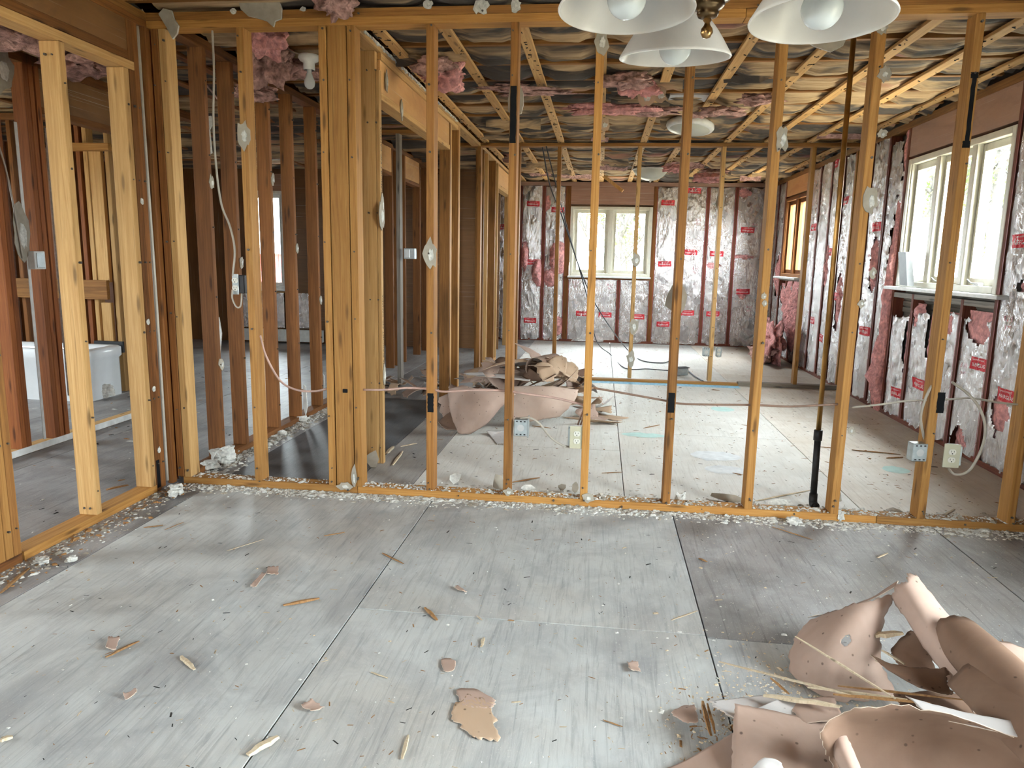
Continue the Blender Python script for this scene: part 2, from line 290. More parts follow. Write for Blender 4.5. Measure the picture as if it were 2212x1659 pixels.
def text_mesh(s, size):
    cu = bpy.data.curves.new('t', 'FONT'); cu.body = s; cu.size = size; cu.align_x = 'CENTER'; cu.align_y = 'CENTER'; o = bpy.data.objects.new('t', cu); C.objects.link(o)
    dg = bpy.context.evaluated_depsgraph_get(); dg.update(); me = bpy.data.meshes.new_from_object(o.evaluated_get(dg))
    r = ([v.co.copy() for v in me.vertices], [tuple(p.vertices) for p in me.polygons]); bpy.data.objects.remove(o); bpy.data.curves.remove(cu); bpy.data.meshes.remove(me); return r
T_BIG = text_mesh('FIBERGLAS', .026); T_SM = text_mesh('OWENS/CORNING', .0105); T_R = text_mesh('R-11', .045); T_3 = text_mesh('3½"', .04); T_ST = text_mesh('MATERIAUX BLANCHET INC. CANADA', .032)
# ------------------------------------------------------------------ wall_front: the open stud partition facing the camera
ZP = 2.344; YA = 3.59
wA = empty('wall_front', (0, YA+.045, 0), 'open stud partition of bare pine lumber between the two rooms', 'wall', kind='structure')
for a, b in ((-2.24, -1.25), (-1.248, 1.39), (1.392, 2.45)): board(wA, 'bottom_plate', a, b, YA, YA+D9, 0, S, pine)
board(wA, 'top_plate', -2.32, .6, YA, YA+D9, ZP, ZP+S, pine); board(wA, 'top_plate', .602, 2.45, YA, YA+D9, ZP, ZP+S, pine); board(wA, 'top_plate', -2.32, 2.45, YA, YA+D9, ZP+S, ZP+2*S, amber)
npts = []
for x, m in ((-2.272, fir), (-2.231, pale), (-1.824, pine), (-1.406, pine), (-1.262, pine), (-.872, amber), (-.465, amber), (-.065, pine), (.353, amber), (.758, pine), (1.172, pine), (1.577, pine), (1.985, pine)):
    board(wA, 'stud', x, x+S, YA, YA+D9, S, ZP, m, tilt=.0012)
    for z in (.07, .11, .45, .9, 1.3, 1.75, 2.1, 2.3): npts.append((x+RND.uniform(.008, .03), YA, z+RND.uniform(-.04, .04)))
board(wA, 'post_filler', -1.363, -1.267, YA+.003, YA+.046, S, ZP, pine); board(wA, 'post_filler', -1.366, -1.264, YA+.05, YA+D9, S, ZP, pine)
for x in (-1.3, -.7, -.2, .15, .55, 1., 1.8): npts += [(x, YA, RND.uniform(.012, .028)), (x+.1, YA, ZP+.05)]
nails(wA, npts, (0, -1, 0))
for px, w0 in ((930, .019), (1450, .019), (2032, .02)):
    p = P(px, 870, 1, YA); mark(wA, p.x-w0+.003, p.x+w0-.003, YA-.0012, p.z-.05, p.z+.05, px)
mark(wA, -.462, -.432, YA-.0012, 1.80, 2.06, 4); mark(wA, 1.588, 1.607, YA-.0012, 1.80, 2.09, 8); mark(wA, 1.580, 1.612, YA-.0013, 2.075, 2.10, 9); mark(wA, 1.580, 1.612, YA-.0013, 1.78, 1.81, 3)
hang(wA, ((1097, 215), (1103, 180), (1122, 178), (1130, 200), (1131, 225), (1126, 245), (1108, 250), (1098, 240)), YA+.092, .012, gypaper)
board(wA, 'bored_hole', -1.32, -1.294, YA-.001, YA+.01, .545, .565, black, .004)
for i, (px, py, w_, h_) in enumerate(((527, 292, .07, .13), (930, 548, .06, .14), (1690, 300, .055, .14), (1880, 432, .06, .13), (1885, 590, .03, .05), (1860, 655, .03, .04), (1838, 930, .03, .04), (1270, 1075, .06, .05), (1098, 1062, .05, .04), (1300, 90, .06, .13), (1905, 60, .05, .06), (1910, 160, .05, .06), (1905, 290, .04, .04), (1650, 640, .025, .03), (1652, 655, .025, .03), (745, 1050, .09, .04), (765, 1030, .03, .12))):
    c = P(px, py, 1, YA); scrap(wA, (c.x, YA-.0005 if px != 1118 else YA+.0895, c.z), (0, -1, 0) if px != 1118 else (0, 1, 0), w_, h_, i)
for i, (px, py, w_, h_) in enumerate(((925, 10, .05, .04), (1040, 12, .07, .09), (1115, 12, .05, .06), (505, 25, .03, .03), (655, 20, .03, .02))):
    c = P(px, py, 1, YA); scrap(wA, (c.x, YA-.0005, c.z), (0, -1, 0), w_, h_, i+30, gyp)
hang(wA, ((342, 30), (352, 18), (370, 22), (375, 40), (385, 55), (382, 72), (372, 84), (360, 60)), YA-.016, .012, gypaper)
hang(wA, ((512, -6), (520, 20), (535, 34), (560, 40), (575, 45), (590, 58), (594, 45), (607, 40), (608, 18), (600, -6)), YA-.016, .012, gypaper)
hang(wA, ((1436, 660), (1440, 640), (1455, 612), (1478, 620), (1485, 640), (1478, 668), (1462, 690), (1448, 690), (1452, 672)), YA+.092, .012, gypaper)
hang(wA, ((1700, 62), (1790, 62), (1830, 80), (1822, 98), (1795, 112), (1760, 100), (1735, 85)), YA+.095, .012, gypaper)
# ------------------------------------------------------------------ wall_left: framed doorway to the bath, at the left of the near room
XB = -2.29
wB = empty('wall_left', (XB-.045, 2.9, 0), 'left stud wall with a framed opening of pale new lumber', 'wall', kind='structure')
board(wB, 'bottom_plate', XB-D9, XB, 2.53, 3.43, 0, S, pine); board(wB, 'bottom_plate', XB-D9, XB, -2.2, 2.52, 0, S, fir)
for y in (2.40, 2.44, 2.48): board(wB, 'stud', XB-D9, XB, y, y+S, S, ZP, amber if y > 2.45 else pine)
board(wB, 'stud', XB-D9, XB, 2.962, 3.0, S, 2.116, pale); board(wB, 'stud', XB-D9, XB, 3.385, 3.423, S, 2.116, pale)
board(wB, 'head_rail', XB-D9, XB+.002, 2.52, 3.468, 2.118, 2.158, pale)
for y in (3.430, 3.470): board(wB, 'stud', XB-D9+.004*(y > 3.45), XB, y, y+S, 0 if y < 3.45 else .01, ZP, fir)
board(wB, 'header_board', XB-.04, XB-.004, 2.40, 3.43, 2.20, ZP, sheath_dk); board(wB, 'header_rail', XB-D9, XB-.001, 2.52, 3.43, 2.16, 2.20, fir)
board(wB, 'top_plate', XB-D9, XB, -2.2, 3.59, ZP, ZP+S, fir); board(wB, 'top_plate', XB-D9, XB, -2.2, 3.59, ZP+S, ZP+2*S, amber)
board(wB, 'corner_stud', XB-D9, XB-.005, 3.60, 3.64, .01, ZP, darkstud); board(wB, 'corner_stud', XB-.015, XB+.015, 3.55, 3.588, .01, ZP, fir)
for k in range(10): board(wB, 'stud', XB-D9, XB, 2.0-k*.4064, 2.038-k*.4064, S, ZP, pine)
nails(wB, [(XB, y+.019, z) for y in (2.44, 2.48, 2.962, 3.385, 3.43, 3.47) for z in (.15, .5, .85, 1.2, 1.6, 1.95)], (1, 0, 0)); nails(wB, [(XB-.03-.03*k, 2.962, z) for k in range(2) for z in (.07, 2.06)], (0, -1, 0))
for i, (y, z) in enumerate(((3.44, .9), (3.45, .55), (3.46, .22), (3.455, 1.5))): scrap(wB, (XB+.0005, y, z), (1, 0, 0), .022, .03, i+50, gyp)
board(wB, 'paint_mark', XB-.001, XB+.0012, 3.432, 3.46, 0.02, .17, black, 0)
# ------------------------------------------------------------------ wall_hallway: brown studs receding on the left of the hall
XC = -2.235
wC = empty('wall_hallway', (XC-.045, 6, 0), 'receding row of dark brown fir studs along the hallway', 'wall', kind='structure')
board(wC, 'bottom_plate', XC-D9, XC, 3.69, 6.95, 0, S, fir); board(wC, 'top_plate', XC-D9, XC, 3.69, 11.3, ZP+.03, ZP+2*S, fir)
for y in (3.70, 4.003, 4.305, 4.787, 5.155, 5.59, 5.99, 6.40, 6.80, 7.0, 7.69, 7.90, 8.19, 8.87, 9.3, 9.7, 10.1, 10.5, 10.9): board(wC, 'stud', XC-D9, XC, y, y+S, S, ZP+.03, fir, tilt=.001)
for a, b in ((7.04, 7.68), (8.23, 8.86)): board(wC, 'header_board', XC-.06, XC-.002, a, b, 2.13, ZP+.03, sheath); board(wC, 'header_rail', XC-D9, XC, a, b, 2.09, 2.128, fir)
for i, (y, z) in enumerate(((4.01, 1.65), (4.32, 1.2), (4.80, 1.75), (5.17, 1.3), (5.6, .9), (4.02, .6))): scrap(wC, (XC+.0005, y+.019, z), (1, 0, 0), .05, .07, i+70)
nails(wC, [(XC, y+.019, z) for y in (4.003, 4.305, 4.787, 5.155, 5.59) for z in (.2, .6, 1., 1.4, 1.8, 2.2)], (1, 0, 0))
hang(wC, ((464, 690), (472, 685), (478, 720), (474, 770), (476, 830), (470, 846), (464, 820), (467, 760)), 4.36, .012, whitepaint)
hang(wC, ((437, 255), (455, 250), (460, 265), (452, 280), (457, 330), (450, 335), (446, 300), (436, 280)), 4.36, .012, gyp)
hang(wC, ((655, 830), (660, 835), (664, 880), (660, 897), (655, 880)), 5.2, .012, whitepaint)
hang(wC, ((695, 805), (700, 812), (701, 838), (696, 848), (692, 835)), 5.64, .012, whitepaint)
# cross partition at the hall end
wH = empty('wall_closet', (-1.8, 6.89, 0), 'short cross partition at the far end of the hallway', 'wall', kind='structure')
board(wH, 'top_plate', XC, -1.37, 6.85, 6.85+D9, 2.385, 2.42, amber)
for x in (-1.955,): board(wH, 'stud', x, x+S, 6.85, 6.85+D9, 0, 2.385, greywood)
# ------------------------------------------------------------------ wall_opening: header wall between hall and middle room
XD = -1.28
wD = empty('wall_opening', (XD-.045, 7, 0), 'receding wall with wide framed openings under plywood headers', 'wall', kind='structure')
ZD = 2.385
board(wD, 'top_plate', XD-D9, XD, 3.69, 7.62, ZD, 2.42, pale); board(wD, 'top_plate', XD-D9, XD, 7.71, 11.28, ZD, 2.42, pale)
board(wD, 'jack_stud', XD-D9-.024, XD-.024, 4.165, 4.203, 0, ZD, pale); board(wD, 'jack_stud', XD-.022, XD, 4.165, 4.203, 0, ZD-.1, pale)
board(wD, 'header_board', XD-.075, XD-.006, 4.206, 6.10, 2.172, ZD-.04, sheath); board(wD, 'header_rail', XD-D9, XD, 4.206, 6.10, 2.132, 2.17, pale); board(wD, 'header_rail', XD-D9, XD, 4.206, 6.46, ZD-.038, ZD-.001, pale)
board(wD, 'jack_stud', XD-D9, XD, 6.102, 6.14, 0, ZD-.04, amber); board(wD, 'jack_stud', XD-D9, XD, 6.142, 6.18, 0, ZD-.04, pale); board(wD, 'stud', XD-D9, XD, 6.46, 6.498, 0, ZD, amber); board(wD, 'stud', XD-D9, XD, 6.5, 6.538, 0, ZD, pale)
for y, m in ((7.86, amber), (8.14, pale), (8.71, amber), (8.93, pale), (10.2, pale), (10.6, amber), (11.0, amber)): board(wD, 'stud', XD-D9, XD, y, y+S, S, ZD, m)
board(wD, 'bottom_plate', XD-D9, XD, 7.75, 8.97, 0, S, pine); board(wD, 'header_board', XD-.07, XD-.004, 8.97, 10.2, 2.15, ZD-.02, sheath); board(wD, 'header_rail', XD-D9, XD, 8.97, 10.2, 2.10, 2.148, pale)
for i, (y, z) in enumerate(((4.19, 1.55), (4.3, 2.25), (4.62, 2.15), (4.19, .55))): scrap(wD, (XD+.0005, y, z), (1, 0, 0), .05, .12, i+90)
c = P(823, 465, 0, XD); scrap(wD, (XD+.001, c.y, c.z), (1, 0, 0), .10, .17, 97)
nails(wD, [(-1.35+.05*k, 4.165, z) for k in range(2) for z in (.1, .5, 1., 1.5, 2., 2.28)], (0, -1, 0))
V = [(XD+.0006, 4.187-v.y, .35+k_*.95+.4+v.x) for k_ in range(2) for v in T_ST[0]]; nT = len(T_ST[0])
mesh('printed_text', V, [tuple(i+k_*nT for i in f) for k_ in range(2) for f in T_ST[1]], darkgap, wD)
# drywall slivers left between header and furring strip
V, F = [], []
for k in range(60):
    y = 3.9+k*.042; z0 = 2.417; i = len(V); d = .004+.006*RND.random(); h = .01+.012*RND.random()
    V += [(XD+.001, y, z0-h), (XD+.001+d, y, z0-h), (XD+.001+d, y+.036, z0-h*RND.uniform(.5, 1)), (XD+.001, y+.036, z0-h), (XD+.001, y, z0), (XD+.001+d, y, z0), (XD+.001+d, y+.036, z0), (XD+.001, y+.036, z0)]
    F += [(i, i+1, i+2, i+3), (i+1, i+5, i+6, i+2), (i, i+4, i+5, i+1), (i+3, i+2, i+6, i+7)]
tag(mesh('drywall_slivers', V, F, gyp, wD), kind='stuff')
# ------------------------------------------------------------------ wall_middle: second partition
YE = 7.62
wE = empty('wall_middle', (.6, YE+.045, 0), 'thin stud partition between the middle and the far room', 'wall', kind='structure')
board(wE, 'bottom_plate', -.3, 1.45, YE, YE+D9, 0, S*.6, pine); board(wE, 'bottom_plate', 1.452, 2.45, YE, YE+D9, 0, S, greywood); board(wE, 'top_plate', -1.5, 2.45, YE, YE+D9, 2.385, 2.42, amber)
for x, m in ((-1.31, amber), (-.905, amber), (-.487, amber), (.318, pale), (1.140, pale), (1.995, pine)): board(wE, 'stud', x, x+S, YE, YE+D9, S if x > -.3 else 0, 2.385, m, tilt=.001)
nails(wE, [(x+.019, YE, z) for x in (-.487, .318, 1.140) for z in (.3, .6, .9, 1.2, 1.5, 1.8, 2.1)], (0, -1, 0))
for i, (px, py, w_, h_) in enumerate(((1374, 562, .09, .13), (1369, 705, .09, .16), (1362, 775, .08, .16))): c = P(px, py, 1, YE); scrap(wE, (c.x, YE-.0005, c.z), (0, -1, 0), w_, h_, i+110)
hang(wE, ((1555, 405), (1562, 398), (1566, 430), (1562, 455), (1552, 462), (1545, 440)), YE+.092, .012, gypaper)
# ------------------------------------------------------------------ foil insulation
class Foil:
    def __init__(s, wall, kind, a0, a1, z0, z1, seed, holes=(), torn_top=0., torn_bot=0., flow=1.):
        s.k, s.a0, s.a1, s.z0, s.z1, s.seed, s.flow = kind, a0, a1, z0, z1, seed, flow
        nu = 26; nv = max(10, int((z1-z0)/.018)); V = []; F = []
        for j in range(nv+1):
            for i in range(nu+1):
                a = a0+(a1-a0)*i/nu; z = z0+(z1-z0)*j/nv
                if j == nv and torn_top: z -= torn_top*abs(nz(a*9, seed))*2
                if j == 0 and torn_bot: z += torn_bot*abs(nz(a*9, seed+3))*2
                V.append(s.pt(a, z))
        for j in range(nv):
            for i in range(nu):
                a = a0+(a1-a0)*(i+.5)/nu; z = z0+(z1-z0)*(j+.5)/nv
                if any(((a-h[0])/h[2])**2+((z-h[1])/h[3])**2+.9*nz(a*14, z*14, seed) < 1 for h in holes): continue
                q = (j*(nu+1)+i, j*(nu+1)+i+1, (j+1)*(nu+1)+i+1, (j+1)*(nu+1)+i); F.append(q)
        s.o = mesh('foil_batt', V, F, foil, wall, True)
        for h in holes: s.fluff(h, wall)
        for e in (a0-.0005, a1+.0005-.007):       # red stapling flange at the sides
            V = [s.pos(e, z0+.01, .003), s.pos(e+.007, z0+.01, .003), s.pos(e+.007, z1-.01, .003), s.pos(e, z1-.01, .003)]; mesh('red_flange', V, [(0, 1, 2, 3)], flange, s.o)
    def h(s, a, z):
        u = (a-s.a0)/(s.a1-s.a0); e = max(0., math.sin(PI*min(1, max(0, u))))**.6
        n1 = 1-abs(nz(a*6+z*2.2*s.flow+s.seed, z*2.6-a*3*s.flow, s.seed)); n2 = 1-abs(nz(a*17-z*5*s.flow+s.seed, z*5+a*5*s.flow, s.seed+4))
        n3 = 1-abs(nz(a*38+z*14*s.flow, z*11-a*12*s.flow, s.seed+8))
        return -.014+e*(.010+.022*nz(a*2, z*1.2, s.seed)+.014*n1**4+.010*n2**5+.0055*n3**5)
    def pos(s, a, z, off=0.): return Vector((a, 11.30-off, z)) if s.k == 'F' else Vector((2.45-off, a, z))
    def pt(s, a, z, off=0.): return s.pos(a, z, s.h(a, z)+off)
    def fluff(s, h, wall):
        nu, nv = 12, 14; V, F = [], []
        for j in range(nv+1):
            for i in range(nu+1):
                u = i/nu*2-1; v = j/nv*2-1; a = min(s.a1, max(s.a0, h[0]+u*h[2]*1.25)); z = h[1]+v*h[3]*1.25; d = max(0, 1-u*u*.9-v*v*.9)
                V.append(s.pos(a, z, -.03+d*(h[4] if len(h) > 4 else .02)*(1.+.9*nz(a*11, z*11, s.seed))+.012*nz(a*30, z*30)))
        F = [(j*(nu+1)+i, j*(nu+1)+i+1, (j+1)*(nu+1)+i+1, (j+1)*(nu+1)+i) for j in range(nv) for i in range(nu)]
        mesh('pink_fibre', V, F, pink, s.o, True)
    def label(s, a, z, kind=0, wd=.132):
        a = min(s.a1-.108, max(s.a0+.108, a)); sg = 1 if s.k == 'F' else -1; V, F, fm = [], [], []; rz = RND.uniform(-.03, .03)
        def add(vs_, fs, m, off, dy, sc2=1.):
            i = len(V)
            for v in vs_: V.append(s.pt(a+sg*(v[0]*sc2-v[1]*rz), z+dy+v[1]*sc2+v[0]*rz, off))
            for f in fs: F.append(tuple(i+k for k in f)); fm.append(m)
        if kind == 0:
            hh = wd*.40; nx, ny = 14, 7; g = [((i/nx-.5)*wd, (j/ny-.5)*hh) for j in range(ny+1) for i in range(nx+1)]
            add(g, [(j*(nx+1)+i, j*(nx+1)+i+1, (j+1)*(nx+1)+i+1, (j+1)*(nx+1)+i) for j in range(ny) for i in range(nx)], 0, .0016, 0)
            add(*T_BIG, 1, .0032, -wd*.05, wd/.155); add(*T_SM, 1, .0032, wd*.12, wd/.155)
            tag(mesh('printed_label', V, F, [redink, whiteink], s.o, False, None, fm), 'red printed label with white lettering')
        else:
            add(*T_R, 0, .003, .03); add(*T_3, 0, .003, -.025); tag(mesh('printed_mark', V, F, [redlite], s.o, False, None, fm), 'faint red printed R-value')
# far wall
wF = empty('wall_far', (.6, 11.35, 0), 'far exterior wall of silver foil insulation between red-brown studs', 'wall', kind='structure')
for a, b, z0, z1 in ((-2.42, -.53, 0, 2.75), (.77, 2.62, 0, 2.75), (-.53, .77, 0, 1.02), (-.53, .77, 2.06, 2.75)): board(wF, 'sheathing', a, b, 11.40, 11.42, z0, z1, sheath_dk, 0)
board(wF, 'bottom_plate', -2.3, 2.45, 11.302, 11.39, 0, S, darkstud); board(wF, 'side_sheathing', -2.42, -2.40, 10.0, 11.42, 0, 2.75, sheath_dk, 0); board(wF, 'top_plate', -2.3, 2.45, 11.302, 11.39, 2.36, 2.42, sheath_red)
fst = (-2.2, -1.80, -1.72, -1.28, -.925, -.575, .735, 1.10, 1.515, 1.925, 2.34)
for x in fst: board(wF, 'stud', x, x+S, 11.298, 11.39, S, 2.36, darkstud if abs(x-.735) > .02 and abs(x+.575) > .02 else fir)
board(wF, 'trimmer_stud', -.536, -.50, 11.298, 11.39, S, 2.36, fir); board(wF, 'trimmer_stud', .755, .79, 11.296, 11.39, S, 2.36, fir); board(wF, 'cripple_stud', .25, .288, 11.298, 11.39, S, .97, darkstud)
board(wF, 'header_board', -.50, .735, 11.30, 11.38, 2.09, 2.36, sheath_red); board(wF, 'sill_rail', -.50, .735, 11.296, 11.39, .97, 1.008, fir)
FB = []
for i, (a, b, z0, z1, hl) in enumerate(((-2.162, -1.80, .01, 2.36, [(-2.0, 1.55, .1, .06), (-1.95, 2.3, .12, .1)]), (-1.682, -1.28, .01, 2.36, [(-1.4, 1.3, .08, .2, .06)]), (-1.242, -.925, .01, 2.36, [(-1.18, 1.30, .06, .20, .06), (-.98, 1.05, .09, .19, .09)]), (-.887, -.575, .01, 2.36, [(-.68, 1.28, .12, .24, .10), (-.78, .98, .10, .14, .06), (-.64, .25, .07, .17, .04), (-.86, 2.1, .05, .12)]), (-.50, .25, .01, .97, []), (.288, .735, .01, .97, []), (.79, 1.10, .01, 2.36, []), (1.138, 1.515, .01, 2.36, []), (1.553, 1.925, .01, 2.36, [(1.66, 1.22, .10, .05)]), (1.963, 2.34, .01, 2.36, [(2.1, 1.35, .14, .03), (2.12, .8, .07, .08), (2.06, 2.28, .12, .06)]))):
    FB.append(Foil(wF, 'F', a, b, z0, z1, i*3.7+1, hl, .02 if z1 > 2 else 0, .01))
for px, py in ((1152, 440), (1205, 453), (1150, 566), (1145, 692), (1020, 509), (1020, 634), (1075, 490), (1258, 677), (1307, 680), (1378, 684), (1443, 438), (1500, 412), (1492, 545), (1436, 570), (1432, 700), (1485, 676), (1548, 548), (1540, 678), (1615, 497), (1605, 630)):
    c = P(px, py, 1, 11.3)
    for f in FB:
        if f.a0-.02 <= c.x <= f.a1+.02 and f.z0 < c.z < f.z1: f.label(c.x, c.z, 0, .195); break
for px, py in ((1244, 615), (1332, 620), (1515, 480), (1632, 490), (1625, 668), (1510, 585)):
    c = P(px, py, 1, 11.3)
    for f in FB:
        if f.a0 <= c.x <= f.a1 and f.z0 < c.z < f.z1: f.label(c.x, c.z, 1); break
# right wall
wG = empty('wall_right', (2.5, 4.6, 0), 'long exterior wall of silver foil insulation with windows on the right', 'wall', kind='structure')
for a, b, z0, z1 in ((-2.3, .2, 0, 2.75), (1.5, 4.88, 0, 2.75), (6.47, 9.42, 0, 2.75), (10.47, 11.5, 0, 2.75), (4.88, 6.47, 0, 1.08), (4.88, 6.47, 2.11, 2.75), (9.42, 10.47, 0, 1.08), (9.42, 10.47, 2.13, 2.75), (.2, 1.5, 2.15, 2.75), (.2, 1.5, 0, .06)): board(wG, 'sheathing', 2.55, 2.57, a, b, z0, z1, greywood, 0)
board(wG, 'bottom_plate', 2.452, 2.54, -2.3, .2, 0, S, darkstud); board(wG, 'bottom_plate', 2.452, 2.54, 1.5, 11.3, 0, S, darkstud); board(wG, 'top_plate', 2.452, 2.54, -2.3, 11.3, 2.36, 2.42, amber)
for y in (-2.2, -1.8, -1.4, -1., -.6, -.2, .16, 1.51, 1.85, 2.2, 2.6, 2.95, 3.3, 3.70, 4.07, 4.47, 4.842, 6.47, 6.87, 7.27, 7.64, 7.72, 8.07, 8.47, 8.88, 9.29, 9.382, 10.47, 10.86, 11.25): board(wG, 'stud', 2.448, 2.54, y, y+S, S, 2.36, darkstud if y not in (7.64, 7.72, 1.51) else pine)
for y in (5.27, 5.67, 6.07): board(wG, 'cripple_stud', 2.448, 2.54, y, y+S, S, 1.04, darkstud)
for y in (9.75, 10.1): board(wG, 'cripple_stud', 2.448, 2.54, y, y+S, S, 1.04, darkstud)
board(wG, 'header_board', 2.452, 2.53, 4.88, 6.47, 2.13, 2.36, sheath_red); board(wG, 'header_board', 2.452, 2.53, 9.42, 10.47, 2.15, 2.36, sheath); board(wG, 'header_board', 2.452, 2.53, .2, 1.5, 2.16, 2.36, sheath_red)
board(wG, 'sill_rail', 2.45, 2.54, 4.88, 6.47, 1.0, 1.04, greywood); board(wG, 'sill_rail', 2.45, 2.54, 9.42, 10.47, 1.04, 1.075, greywood)
for k in range(3): board(wG, 'lath_board', 2.53, 2.545, 4.88, 6.47, .88+k*.05, .92+k*.05, greywood)
GB = []
G_ = [(-2.16, -1.80, 0, 2.36, []), (-1.76, -1.4, 0, 2.36, []), (-1.36, -1.0, 0, 2.36, []), (-.96, -.6, 0, 2.36, []), (-.56, -.2, 0, 2.36, []), (-.16, .16, 0, 2.36, []), (1.55, 1.85, 0, 2.36, []), (1.89, 2.2, 0, 2.36, []), (2.24, 2.6, 0, 2.36, []), (2.64, 2.95, 0, 2.36, []), (2.99, 3.3, 0, 2.36, []), (3.34, 3.69, 0, 2.36, []),
      (3.74, 4.07, .02, 2.36, []), (4.11, 4.47, .02, 2.36, [(4.3, .25, .12, .1)]), (4.51, 4.842, .02, 2.36, [(4.68, .36, .10, .12), (4.6, 1.15, .05, .03)]),
      (4.88, 5.27, .02, .93, [(5.05, .86, .14, .09), (5.1, .12, .09, .07)]), (5.308, 5.67, .02, .95, [(5.5, .84, .1, .08)]), (5.708, 6.07, .02, .92, [(5.74, .75, .035, .2), (5.98, .86, .06, .09, .05)]), (6.108, 6.47, .02, .86, [(6.14, .62, .04, .2)]),
      (6.508, 6.87, .02, 2.30, [(6.56, 1.0, .11, .75, .07), (6.62, .35, .16, .34, .09), (6.55, 2.2, .07, .2)]), (6.908, 7.27, .02, 2.36, [(7.0, 1.25, .10, .22, .06)]), (7.308, 7.64, .02, 2.36, [(7.5, 1.1, .12, .2)]),
      (7.758, 8.07, .02, 2.36, [(7.9, .9, .1, .3, .04)]), (8.108, 8.47, .02, 2.36, [(8.4, 1.25, .07, .22, .05)]), (8.508, 8.88, .02, 2.36, []), (8.918, 9.29, .02, 2.36, []), (9.42, 9.75, .02, .98, [(9.6, .6, .18, .42, .12)]), (9.788, 10.1, .02, .98, [(9.95, .75, .12, .25, .1)]), (10.138, 10.47, .02, .98, [(10.3, .85, .15, .12)]), (10.508, 10.86, .02, 2.36, [(10.6, 1.1, .1, .3, .06)]), (10.898, 11.25, .02, 2.36, [])]
for i, (a, b, z0, z1, hl) in enumerate(G_): GB.append(Foil(wG, 'G', a, b, z0, z1, i*2.9+40, hl, .05 if z1 < 1 else .03, .04, -1))
for px, py in ((1822, 435), (1893, 490), (1783, 545), (1764, 490), (1748, 690), (1767, 728), (1803, 640), (1870, 715), (1800, 357), (1935, 848), (1985, 830), (2118, 788), (2172, 855), (2210, 520), (1945, 297)):
    c = P(px, py, 0, 2.45)
    for f in GB:
        if f.a0-.03 <= c.y <= f.a1+.03 and f.z0 < c.z < f.z1: f.label(c.y, c.z, 0, .20); break
for px, py in ((2067, 795), (1952, 808), (2180, 700), (1880, 560)):
    c = P(px, py, 0, 2.45)
    for f in GB:
        if f.a0 <= c.y <= f.a1 and f.z0 < c.z < f.z1: f.label(c.y, c.z, 1); break
# other outer walls (behind and left of what the photo shows)
wK = empty('wall_back', (0, -2.25, 0), 'rear exterior wall with a wide window behind the viewpoint', 'wall', kind='structure')
for a, b, z0, z1 in ((-6.6, -1.65, 0, 2.75), (-1.05, 2.6, 0, 2.75), (-1.65, -1.05, 0, .8), (-1.65, -1.05, 2.1, 2.75)): board(wK, 'sheathing', a, b, -2.28, -2.26, z0, z1, sheath_red, 0)
for k in range(22):
    x = -6.5+k*.4064
    if not -1.7 < x < -1.0: board(wK, 'stud', x, x+S, -2.26, -2.17, 0, 2.42, pine)
wL = empty('wall_outer_left', (-6.6, 4.5, 0), 'far left exterior wall of the house', 'wall', kind='structure')
for a, b, z0, z1 in ((-2.3, -.75, 0, 2.75), (1.15, 3.85, 0, 2.75), (4.75, 11.5, 0, 2.75), (-.75, 1.15, 0, .65), (-.75, 1.15, 2.15, 2.75), (3.85, 4.75, 0, 1.1), (3.85, 4.75, 2.0, 2.75)): board(wL, 'sheathing', -6.6, -6.58, a, b, z0, z1, sheath_red, 0)
for k in range(30):
    y = -2.2+k*.4064
    if not (-.78 < y < 1.15 or 3.8 < y < 4.75): board(wL, 'stud', -6.58, -6.49, y, y+S, 0, 2.42, fir)
wR = empty('wall_rear_left', (-4, 10, 0), 'far exterior wall of the rear left room with foil below its window', 'wall', kind='structure')
for a, b, z0, z1 in ((-6.6, -4.98, 0, 2.75), (-4.42, -1.4, 0, 2.75), (-4.98, -4.42, 0, .77), (-4.98, -4.42, 2.13, 2.75)): board(wR, 'sheathing', a, b, 10.0, 10.02, z0, z1, sheath_dk, 0)
for k in range(12):
    x = -6.5+k*.4064
    board(wR, 'stud', x, x+S, 9.91, 10.0, 0, .77 if -5.02 < x < -4.42 else 2.42, darkstud)
board(wR, 'sill_rail', -4.98, -4.42, 9.9, 10., .72, .77, pine); board(wR, 'header_board', -4.98, -4.42, 9.92, 9.99, 2.13, 2.36, sheath_red)
# bath partition seen through the left opening
XW = -3.50
wW = empty('wall_bath', (XW, 5, 0), 'reddish stud partition of the bathroom behind the left opening', 'wall', kind='structure')
board(wW, 'bottom_plate', XW-D9, XW, 3.55, 5.15, 0, S, pale); board(wW, 'baseboard_strip', XW+.001, XW+.008, 3.55, 5.15, .004, .045, whitepaint)
for y in (3.93, 3.97): board(wW, 'stud', XW-D9, XW, y, y+S, S, 2.42, redfir)
for y in (4.21, 4.25, 4.30): board(wW, 'stud', XW-D9, XW, y, y+S, S, 2.42, redfir)
board(wW, 'header_board', XW-.06, XW-.01, 4.34, 5.6, 2.13, 2.36, sheath_dk); board(wW, 'header_rail', XW-D9, XW, 4.34, 5.6, 2.09, 2.13, fir); board(wW, 'top_plate', XW-D9, XW, 2.6, 6.2, 2.36, 2.42, fir)
board(wW, 'stud', XW-D9, XW, 5.6, 5.64, 0, 2.36, fir)
V, F = [], []     # broken drywall edge on the stud group
n = 40
for k in range(n):
    z = .3+k/n*1.75; o_ = .03+.05*abs(nz(z*7, 3))+.05*nz(z*2.2, 9); V += [(XW+.001, 4.345, z), (XW+.001, 4.345+max(.015, o_), z), (XW+.013, 4.345, z), (XW+.013, 4.345+max(.012, o_-.012), z)]
for k in range(n-1): i = 4*k; F += [(i+2, i+3, i+7, i+6), (i+1, i+5, i+7, i+3), (i, i+2, i+6, i+4)]
